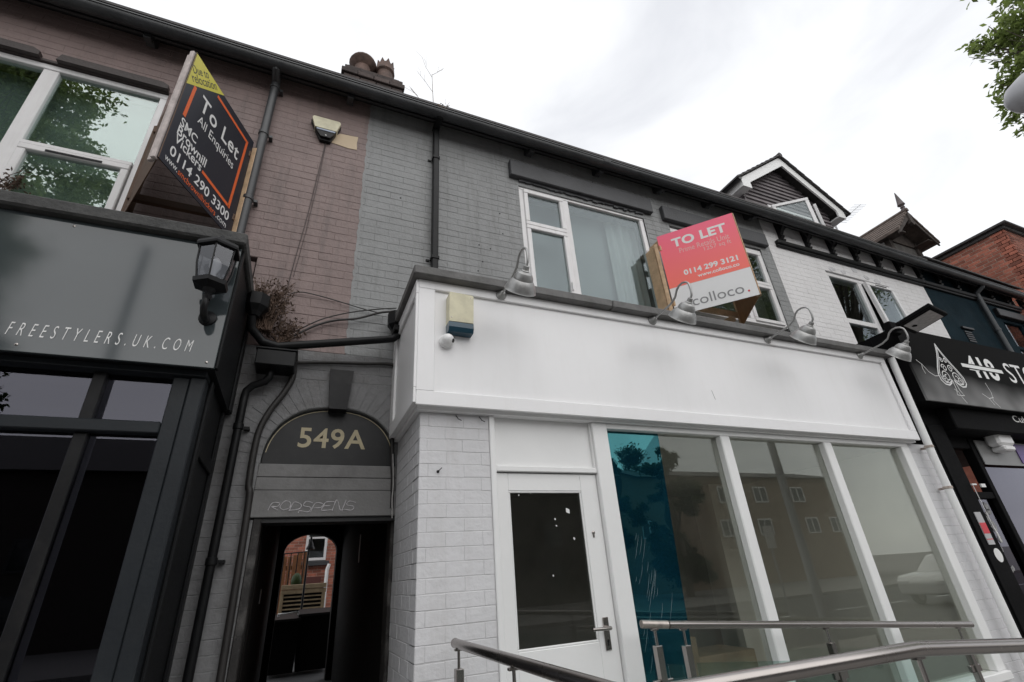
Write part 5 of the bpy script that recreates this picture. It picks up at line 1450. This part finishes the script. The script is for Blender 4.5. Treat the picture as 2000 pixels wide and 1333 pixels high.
# ------------------------------------------------------------------ ramp and railings
rp = thing('access_ramp', 'paved landing and ramp behind the railings of the white shop', 'ramp', (3.5, 1.9, 0))
part('landing', pavem, rp, lambda b: b.box(0.70, 1.95, 1.08, 2.84, 0.001, 0.33, .01))
part('slope', pavem, rp, lambda b: b.prism([(1.95, 0.001), (5.85, 0.001), (1.95, 0.329)], 'y', 1.08, 2.84))
RH = 1.33
def rail_z(x, x0): return RH - max(0, x - x0) * 0.083
ra = thing('railing', 'foreground stainless steel railing with glass infill on the street side of the ramp', 'railing', (1.8, 1.15, 0.33))
XA, YB, XB = 0.785, 1.16, 1.80
BX = 5.4
part('handrail', steel, ra, lambda b: b.tube([(0.80, 2.70, RH), (XA, 1.22, RH), (XA + .03, YB, RH), (XB - .02, YB - .045, RH), (XB + .02, YB - .047, RH - .002), (BX, YB - .05, rail_z(BX, XB))], .0212, 16), 50)
part('end_cap', steel, ra, lambda b: b.lathe((0.80, 2.70, RH), (0, 1, 0), [(.0214, -.012), (.0225, -.004), (.0225, .003), (.018, .005)], 16), 40)
def post(t, x, y, zt, sx=1, z0=0.33, glassdir=(1, 0)):
    p = part('post', steel, t, lambda b: (b.box(x - .02, x + .02, y - .02, y + .02, z0, zt - .10, .003), b.tube([(x, y, zt - .10), (x, y, zt - .02)], .007, 8), b.box(x - .022, x + .022, y - .010, y + .010, zt - .028, zt - .018, .002)))
    for s_ in (-1, 1):
        for zc in (zt - .30, zt - .78):
            part('glass_clamp', steel, p, lambda b: b.box(x + s_ * .021 * glassdir[0] - .022 * glassdir[0] - .012 * (1 - glassdir[0]) + s_ * .02 * glassdir[0], x + s_ * .021 * glassdir[0] + .022 * glassdir[0] + .012 * (1 - glassdir[0]) + s_ * .02 * glassdir[0],
                y + s_ * .041 * glassdir[1] - .022 * glassdir[1] - .012 * glassdir[0], y + s_ * .041 * glassdir[1] + .022 * glassdir[1] + .012 * glassdir[0], zc, zc + .045, .004))
    return p
post(ra, 0.80, 2.64, RH, z0=.33, glassdir=(0, 1)); post(ra, XA + .003, 1.92, RH, glassdir=(0, 1)); post(ra, XA + .02, 1.20, RH, glassdir=(0, 1))
for x in (1.10, 1.79, 2.55, 3.4, 4.3, 5.2):
    post(ra, x, YB - .04, rail_z(x, XB), z0=max(0, .33 - max(0, x - 1.95) * .083))
gl = []
def gpanel(t, a, b_, za0, zb0, za1, zb1, y=None, x=None):
    def fn(b):
        if y is not None:
            b.prism([(a, za0), (b_, zb0), (b_, zb1), (a, za1)], 'y', y - .004, y + .004)
        else:
            b.prism([(a, za0), (b_, zb0), (b_, zb1), (a, za1)], 'x', x - .004, x + .004)
    part('glass_panel', g_rail, t, fn)
gpanel(ra, 1.98, 2.57, RH - .92, RH - .92, RH - .17, RH - .17, x=XA + .003)
gpanel(ra, 1.26, 1.86, RH - .92, RH - .92, RH - .17, RH - .17, x=XA + .01)
xs = (0.85, 1.10, 1.79, 2.55, 3.4, 4.3, 5.2)
for a, c in zip(xs[:-1], xs[1:]):
    gpanel(ra, a + .05, c - .05, rail_z(a, XB) - .92, rail_z(c, XB) - .92, rail_z(a, XB) - .17, rail_z(c, XB) - .17, y=YB - .04)
rc = thing('railing', 'stainless steel railing with glass infill close to the shop window', 'railing', (3.4, 2.58, 0.33))
YC2, C0, C1 = 2.58, 1.86, 4.90
def cz(x): return 1.322 - (x - C0) * 0.0868
part('handrail', steel, rc, lambda b: b.tube([(C0 + .17, YC2, cz(C0 + .17)), (C1, YC2, cz(C1))], .0212, 16), 50)
part('handrail', M('tarnished_steel', (.42, .38, .35), .42, .8, var=.3, scale=22), rc, lambda b: b.tube([(C0 + .0, YC2 + .02, cz(C0) + .002), (C0 + .165, YC2, cz(C0 + .165))], .0212, 16), 50)
cxs = (1.93, 2.13, 3.30, 4.72)
for x in cxs: post(rc, x, YC2, cz(x), z0=max(0, .33 - max(0, x - 1.95) * .083))
for a, c in zip(cxs[:-1], cxs[1:]):
    gpanel(rc, a + .05, c - .05, cz(a) - .92, cz(c) - .92, cz(a) - .19, cz(c) - .19, y=YC2)

# ------------------------------------------------------------------ behind the passage
bh = thing('back_house', 'red brick house seen through the passage arch', 'house', (0.6, 16, 0.6))
bbk = Bricks(bh)
bbk.wall('x', 16.0, -2.0, 3.5, 0.6, 4.2, redbrick, mortar, holes=rect_holes([(0.30, 0.88, 2.42, 3.6)]))
bbk.finish()
part('wall_upper', redbrick, bh, lambda b: (b.box(-2, 3.5, 16.0, 16.2, 4.2, 6.5),))
wb_ = part('window', upvc, bh, lambda b: frame(b, 0.30, 0.88, 2.42, 3.6, 15.97, 16.05, .07))
part('pane', g_up, wb_, lambda b: b.box(.37, .81, 16.0, 16.006, 2.49, 3.53))
part('transom', upvc, wb_, lambda b: b.box(.37, .81, 15.972, 16.04, 3.0, 3.05))
part('window_sill', lintelm, bh, lambda b: b.box(0.22, 0.98, 15.88, 15.969, 2.28, 2.40, .01))
room(bh, .2, 1.0, 16.21, 18, 2.2, 3.7, interior)
part('door_canopy', M('dark_red_panel', (.10, .03, .025), .6), bh, lambda b: b.box(0.25, 0.80, 15.85, 15.99, 1.72, 2.0))
wp = tag(MB().tube([(0.93, 15.7, .6), (0.93, 15.7, 2.15), (0.98, 15.7, 2.3)], .05, 10).build('downpipe', whitew, None, 50, loc=(.93, 15.7, .6)), 'white downpipe on the red brick house behind the passage', 'downpipe')
tf_ = thing('timber_fence', 'tall brown timber fence behind the passage arch', 'fence', (-0.2, 13, .6))
for k in range(9):
    x = -0.62 + k * .105
    part('fence_board', brownwood, tf_, lambda b: b.box(x, x + .085, 13.0, 13.03, .6, 2.42 + .05 * math.sin(k), .005))
part('rail', brownwood, tf_, lambda b: b.box(-.65, .35, 13.031, 13.08, 2.1, 2.19, .004))
ir = thing('iron_railing', 'thin black iron railing in front of the brown fence', 'railing', (-0.1, 12.6, .6))
for k in range(5):
    part('baluster', blackp, ir, lambda b: b.tube([(-.32 + .14 * k, 12.6, .6), (-.32 + .14 * k, 12.6, 2.42)], .012, 6))
part('rail', blackp, ir, lambda b: b.tube([(-.4, 12.6, 2.40), (.32, 12.6, 2.44)], .015, 6))
sl = thing('slatted_screen', 'pale timber slatted screen at the end of the passage', 'screen', (.27, 11, .6))
part('top_rail', decking, sl, lambda b: (b.box(-.13, .67, 10.96, 11.04, 1.68, 1.76, .006), b.box(-.13, .67, 10.97, 11.03, 1.60, 1.675, .006)))
for x in (-.13, .60): part('post', decking, sl, lambda b: b.box(x, x + .06, 10.97, 11.03, .6, 1.60, .005))
for k in range(9): part('slat', decking, sl, lambda b: b.box(-.07, .60, 10.985, 11.015, 1.54 - k * .068, 1.565 - k * .068, .004))
part('backing', returndk, sl, lambda b: b.box(-.07, .60, 11.02, 11.03, .6, 1.6))
yl = thing('yard_lamp', 'black lamp post with bell shade behind the passage', 'lamp', (.25, 10, .6))
part('post', blackp, yl, lambda b: b.tube([(.24, 10, .6), (.245, 10, 2.1), (.25, 10, 2.36)], .018, 8), 50)
part('shade', blackp, yl, lambda b: b.lathe((.27, 10, 2.30), (0, 0, 1), [(.075, 0), (.07, .03), (.05, .06), (.04, .11), (.018, .14), (.02, .19), (.008, .23)], 14), 40)
tp = tag(MB().lathe((.12, 11.4, 1.72), (0, 0, 1), [(.05, 0), (.09, .05), (.1, .12), (.08, .2), (.03, .25)], 9).build('potted_shrub', leafd, None, 50, loc=(.12, 11.4, 1.72)), 'small green shrub on the slatted screen behind the passage', 'plant')
def bin_(x0, x1, y, label, ztop):
    t = thing('wheelie_bin', label, 'bin', ((x0 + x1) / 2, y, .58), 'bins at the end of the passage')
    part('body', binm, t, lambda b: b.convex([(x0 + .03, y, .62), (x1 - .03, y, .62), (x1 - .03, y + .4, .62), (x0 + .03, y + .4, .62), (x0, y - .03, ztop - .08), (x1, y - .03, ztop - .08), (x1, y + .5, ztop - .08), (x0, y + .5, ztop - .08)], [(0, 1, 2, 3), (4, 5, 6, 7), (0, 1, 5, 4), (1, 2, 6, 5), (2, 3, 7, 6), (3, 0, 4, 7)]))
    part('lid', binm, t, lambda b: b.convex([(x0 - .01, y - .06, ztop - .078), (x1 + .01, y - .06, ztop - .078), (x1 + .01, y + .52, ztop - .04), (x0 - .01, y + .52, ztop - .04), (x0, y - .05, ztop - .05), (x1, y - .05, ztop - .05), (x1, y + .5, ztop), (x0, y + .5, ztop)], [(0, 1, 2, 3), (4, 5, 6, 7), (0, 1, 5, 4), (1, 2, 6, 5), (2, 3, 7, 6), (3, 0, 4, 7)]))
    for s_ in (x0 + .06, x1 - .06):
        part('wheel', rubber, t, lambda b: b.lathe((s_ - .02, y + .42, .68), (1, 0, 0), [(.08, 0), (.09, .01), (.09, .04), (.08, .05)], 14), 40)
    return t
t = bin_(-.19, .215, 8.6, 'black wheelie bin with pale handle bar at the end of the passage', 1.335)
part('handle', whitev, t, lambda b: b.tube([(-.09, 8.53, 1.33), (-.09, 8.50, 1.355), (.17, 8.50, 1.365), (.17, 8.53, 1.34)], .012, 8), 50)
bin_(.185, .66, 8.63, 'plain black wheelie bin on the right at the end of the passage', 1.38)

# ------------------------------------------------------------------ television aerial
av = thing('television_aerial', 'thin television aerial on a pole beside the gabled dormer', 'aerial', (10.7, 5.0, 7.6))
A0, A1 = Vector((10.75, 5.0, 8.46)), Vector((12.45, 5.0, 9.68))
alum = M('dull_aluminium', (.35, .35, .36), .4, .6, var=.2)
part('boom', alum, av, lambda b: b.tube([A0, A1], .008, 6))
part('mast', alum, av, lambda b: b.tube([(10.85, 5.0, 7.2), (10.85, 5.0, 8.56)], .022, 8))
for k in range(12):
    c = A0.lerp(A1, .22 + .76 * k / 11)
    part('element', alum, av, lambda b: b.tube([c + Vector((-.05, .10, .075)), c + Vector((.05, -.10, -.075))], .004, 5))

# ------------------------------------------------------------------ trees
def tree(label, base, h, clusters, leafm, n_leaf, size, seed, spread):
    rnd = random.Random(seed)
    t = thing('street_tree', label, 'tree', base)
    tr = MB(); cr_ = MB()
    B = Vector(base)
    top = B + Vector((0, 0, h * .45))
    tr.tube([B, B + Vector((.05, .02, h * .2)), top], [.24, .2, .17], 10)
    for c, r_ in clusters:
        c = Vector(c)
        st_ = B.lerp(top, rnd.uniform(.6, 1))
        m = st_.lerp(c, .5) + Vector((0, 0, .3))
        tr.tube([st_, m, c], [.10, .055, .018], 6)
        for k in range(5):
            e = c + Vector((rnd.gauss(0, 1), rnd.gauss(0, 1), rnd.gauss(0, .8))).normalized() * r_ * .9
            tr.tube([m.lerp(c, rnd.uniform(.4, 1)), e], [.02, .006], 4)
    tot = sum(r_ ** 2 for c, r_ in clusters)
    for c, r_ in clusters:
        c = Vector(c)
        n = int(n_leaf * r_ ** 2 / tot)
        subs = [(c + Vector((rnd.gauss(0, 1), rnd.gauss(0, 1), rnd.gauss(0, .8))).normalized() * r_ * rnd.uniform(.3, 1), r_ * rnd.uniform(.22, .42)) for k in range(max(4, int(9 * spread)))]
        for k in range(n):
            sc_, sr_ = rnd.choice(subs)
            p = sc_ + Vector((rnd.gauss(0, .6), rnd.gauss(0, .6), rnd.gauss(0, .45))) * sr_
            a = Vector((rnd.gauss(0, 1), rnd.gauss(0, 1), rnd.gauss(0, .5) - .2)).normalized() * size * rnd.uniform(.6, 1.2)
            e = a.cross(Vector((rnd.gauss(0, .6), rnd.gauss(0, .6), 1))).normalized() * size * rnd.uniform(.3, .55)
            dn = Vector((0, 0, -.12 * size))
            cr_.add([p - a, p + e + dn, p + a + dn * 2, p - e + dn], [(0, 1, 2, 3)])
    tr.build('trunk', bark, t, 60)
    tag(cr_.build('crown', leafm, t), None, None, None, 'stuff')
    return t
# street tree in the top right corner
cl = [((13, 1.72, 11.75), .42), ((13.1, 1.55, 11.65), .5), ((13.2, 1.25, 11.6), .6), ((13.3, .9, 11.8), .8), ((13.3, 1.45, 11.0), .55), ((13.2, 1.72, 10.72), .40), ((13.1, 1.88, 10.45), .40), ((13.3, 1.75, 10.2), .5), ((13.1, 2.02, 10.05), .34),
      ((13.3, 2.0, 9.75), .36), ((13.5, 1.3, 10.4), .6), ((14.2, .6, 11.4), 1.4), ((14.6, .2, 9.8), 1.4), ((13.9, .6, 12.9), 1.1), ((15.5, -1.2, 10.5), 2.2), ((16.5, -3, 9.5), 2.3), ((15, -3.2, 11.5), 2.2), ((17, -1.5, 12.5), 2.2), ((14.5, -4.2, 9.0), 1.8), ((18, -4, 11), 2.0), ((13.2, -2.5, 8.6), 1.5)]
tree('leafy street tree reaching in at the top right corner', (15.5, -1.6, 0), 11.5, [(c_, r_ * (.82 if k_ < 11 else 1)) for k_, (c_, r_) in enumerate(cl)], leaf, 42000, .078, 4, 1.6)
def blob(cx, cy, z0, z1, rx, n, rnd):
    out = []
    for k in range(n):
        a = rnd.uniform(0, 6.28); t_ = rnd.uniform(0, 1)
        q = rx * math.sin(math.pi * (.15 + .8 * t_)) * rnd.uniform(.4, 1)
        out.append(((cx + q * math.cos(a), cy + q * math.sin(a), z0 + (z1 - z0) * t_), rx * rnd.uniform(.28, .42)))
    return out
r5 = random.Random(5)
tree('broad tree across the road, mirrored in the big left window', (-12.2, -10, 0), 17, blob(-12.0, -10, 8, 20.5, 4.2, 34, r5), leaf, 80000, .11, 8, 1.2)
tree('low bushy tree across the road, mirrored in the charcoal fascia', (-10.2, -10.5, 0), 7, blob(-10.2, -10.5, 2, 11.0, 2.7, 16, r5), leafd, 22000, .12, 21, 1.1)
tree('tall narrow tree across the road, mirrored in the charcoal shop glass', (-16, -13, 0), 12, blob(-16, -13, 4, 15, 4.0, 16, r5), leafd, 20000, .16, 9, 1.1)
tree('narrow dark tree across the road, mirrored at the left of the teal film', (16.0, -18, 0), 9, blob(16.0, -18, 1.0, 8.6, 1.3, 16, r5), leafd, 20000, .12, 10, 1.1)
tree('round tree across the road, mirrored in the middle shop pane', (21.5, -19, 0), 9, blob(21.5, -19, 1.0, 8.2, 2.2, 18, r5), leafd, 26000, .14, 11, 1.1)
tree('round tree behind the far flats, mirrored in the right shop pane', (33, -37, 0), 10, blob(33, -37, 4, 13.2, 4.2, 20, r5), leafd, 18000, .18, 12, 1.1)

# ------------------------------------------------------------------ street lamp head at the right edge
lp = thing('street_lamp', 'grey street lamp head poking in at the right edge', 'street lamp', (8.6, -.9, 0))
lampg = M('grey_lamp_paint', (.40, .40, .42), .4, var=.08)
part('post', lampg, lp, lambda b: b.tube([(8.6, -.9, 0), (8.6, -.9, 5.6), (8.55, -.85, 6.2), (8.2, -.42, 6.52), (7.55, .36, 6.38)], [.09, .06, .05, .045, .04], 12), 50)
hd_d = (Vector((6.96, 1.06, 6.10)) - Vector((8.1, -.3, 6.6))).normalized()
part('head', lampg, lp, lambda b: b.lathe(Vector((8.1, -.3, 6.6)) + hd_d * .98, hd_d, [(.05, 0), (.13, .05), (.22, .2), (.25, .45), (.235, .62), (.17, .78), (.08, .86), (.01, .88)], 18), 50)
part('lamp_lens', M('lamp_diffuser', (.55, .55, .52), .3), lp, lambda b: b.lathe(Vector((8.1, -.3, 6.6)) + hd_d * 1.4 + Vector((0, 0, -.14)), (0, 0, -1), [(.15, 0), (.14, .08), (.09, .13), (.02, .15)], 16), 50)
eye = Vector((6.98, 1.045, 6.09)) + Vector((.10, -.22, -.02))
part('sensor', whitev, lp, lambda b: b.lathe(eye, (Vector(CAM) - eye), [(.055, 0), (.055, .06), (.03, .065), (.028, .05)], 14), 40)

# ------------------------------------------------------------------ across the road (mirrored in the glass)
fb = thing('apartment_block', 'long brick apartment block across the road, mirrored in the shop window', 'building', (30, -25, 0))
obrick = M('buff_brown_brick', (.24, .175, .125), .85, var=.25, scale=5)
part('wall', obrick, fb, lambda b: b.box(21, 46, -33, -24, 0, 7.9))
part('roof', rooft, fb, lambda b: b.prism([(-33.4, 7.9), (-23.6, 7.9), (-28.5, 9.3)], 'x', 20.8, 46.2))
rj = random.Random(2)
for i in range(6):
    for z in (3.4, 5.9):
        if rj.random() < .2: continue
        x = 22 + i * 4.2 + rj.uniform(-.8, .8)
        w = part('window', upvc, fb, lambda b: frame(b, x, x + 1.5, z, z + 1.25, -24.0, -23.93, .09))
        part('mullion', upvc, w, lambda b: b.box(x + .70, x + .80, -24.0, -23.932, z + .09, z + 1.16))
        part('pane', M('far_window_glass', (.02, .022, .025), .08), w, lambda b: b.box(x + .09, x + 1.41, -23.99, -23.96, z + .09, z + 1.16))
hb = thing('terrace_row', 'low dark brick terrace across the road, mirrored in the left shop glass', 'building', (-8, -24, 0))
part('wall', M('dark_far_brick', (.05, .04, .035), .85, var=.25, scale=5), hb, lambda b: b.box(-40, 20.6, -32, -24, 0, 7.6))
part('roof', rooft, hb, lambda b: b.prism([(-32.4, 7.6), (-23.6, 7.6), (-28, 10.3)], 'x', -40.2, 20.7))
for i in range(13):
    for z in (.9, 3.2):
        x = -38 + i * 4.4
        w = part('window', lintelm, hb, lambda b: frame(b, x, x + 1.3, z, z + 1.4, -24.0, -23.93, .09))
        part('pane', MATS['far_window_glass'], w, lambda b: b.box(x + .09, x + 1.21, -23.99, -23.96, z + .09, z + 1.31))
pl = tag(MB().tube([(-3.75, -5.2, -.13), (-3.75, -5.2, 8.6)], [.11, .07], 12).build('lamp_post', lampg, None, 50, loc=(-3.75, -5.2, -.13)), 'tall grey lamp post in the road island, mirrored in the charcoal fascia', 'lamp post')
def car(label, x, y, mat, s=1):
    t = thing('parked_car', label, 'car', (x, y, -.13))
    body = [(-2.1, .35), (-2.15, .75), (-1.95, .95), (-1.0, 1.02), (1.55, 1.05), (2.05, 1.0), (2.15, .7), (2.1, .35)]
    part('body', mat, t, lambda b: b.prism([(x + a, c - .13) for a, c in body], 'y', y - .85, y + .85))
    cb = part('cabin', mat, t, lambda b: b.convex([(x - .95, y - .8, .86), (x - .95, y + .8, .86), (x + 1.95, y + .8, .88), (x + 1.95, y - .8, .88), (x - .3, y - .6, 1.42), (x - .3, y + .6, 1.42), (x + 1.5, y + .6, 1.45), (x + 1.5, y - .6, 1.45)], [(0, 1, 2, 3), (4, 5, 6, 7), (0, 1, 5, 4), (1, 2, 6, 5), (2, 3, 7, 6), (3, 0, 4, 7)]))
    for ob_ in (t.children[-1], t.children[-2]):
        bv = ob_.modifiers.new('bevel', 'BEVEL'); bv.width = .09; bv.segments = 4
        for p_ in ob_.data.polygons: p_.use_smooth = True
    for yy in (y - .727, y + .722):
        s_ = -1 if yy < y else 1
        part('side_window', MATS['far_window_glass'], t, lambda b: b.convex([(x + a_, y + s_ * (.8 - .2 * (z_ - .86) / .56 + e_), z_) for e_ in (.004, -.03) for a_, z_ in ((-.6, .97), (-.2, 1.33), (1.35, 1.36), (1.6, .97))], [(0, 1, 2, 3), (4, 5, 6, 7), (0, 1, 5, 4), (1, 2, 6, 5), (2, 3, 7, 6), (3, 0, 4, 7)]))
    for a in (-1.3, 1.35):
        for yy in (y - .86, y + .66):
            w = part('wheel', rubber, t, lambda b: b.lathe((x + a, yy, .19), (0, 1, 0), [(.28, 0), (.32, .03), (.32, .17), (.28, .2)], 20), 40)
            part('rim', lampg, w, lambda b: b.lathe((x + a, yy - .005, .19), (0, 1, 0), [(.20, 0), (.20, .21)], 14), 40)
    for yy in (y - .6, y + .6):
        part('headlight', whitev, t, lambda b: b.box(x - 2.16, x - 2.05, yy - .18, yy + .18, .52, .66, .02))
car('white car across the road, mirrored in the right shop pane', 22.0, -5.6, carpaint)
ps = thing('parking_sign', 'small white parking sign on a pole, mirrored in the middle shop pane', 'sign', (12.6, -5.0, -.13))
part('pole', lampg, ps, lambda b: b.tube([(12.6, -5, -.13), (12.6, -5, 2.6)], .03, 8))
part('plate', whitev, ps, lambda b: b.box(12.42, 12.78, -4.97, -4.95, 1.9, 2.5, .01))
print('objects', len(bpy.data.objects))
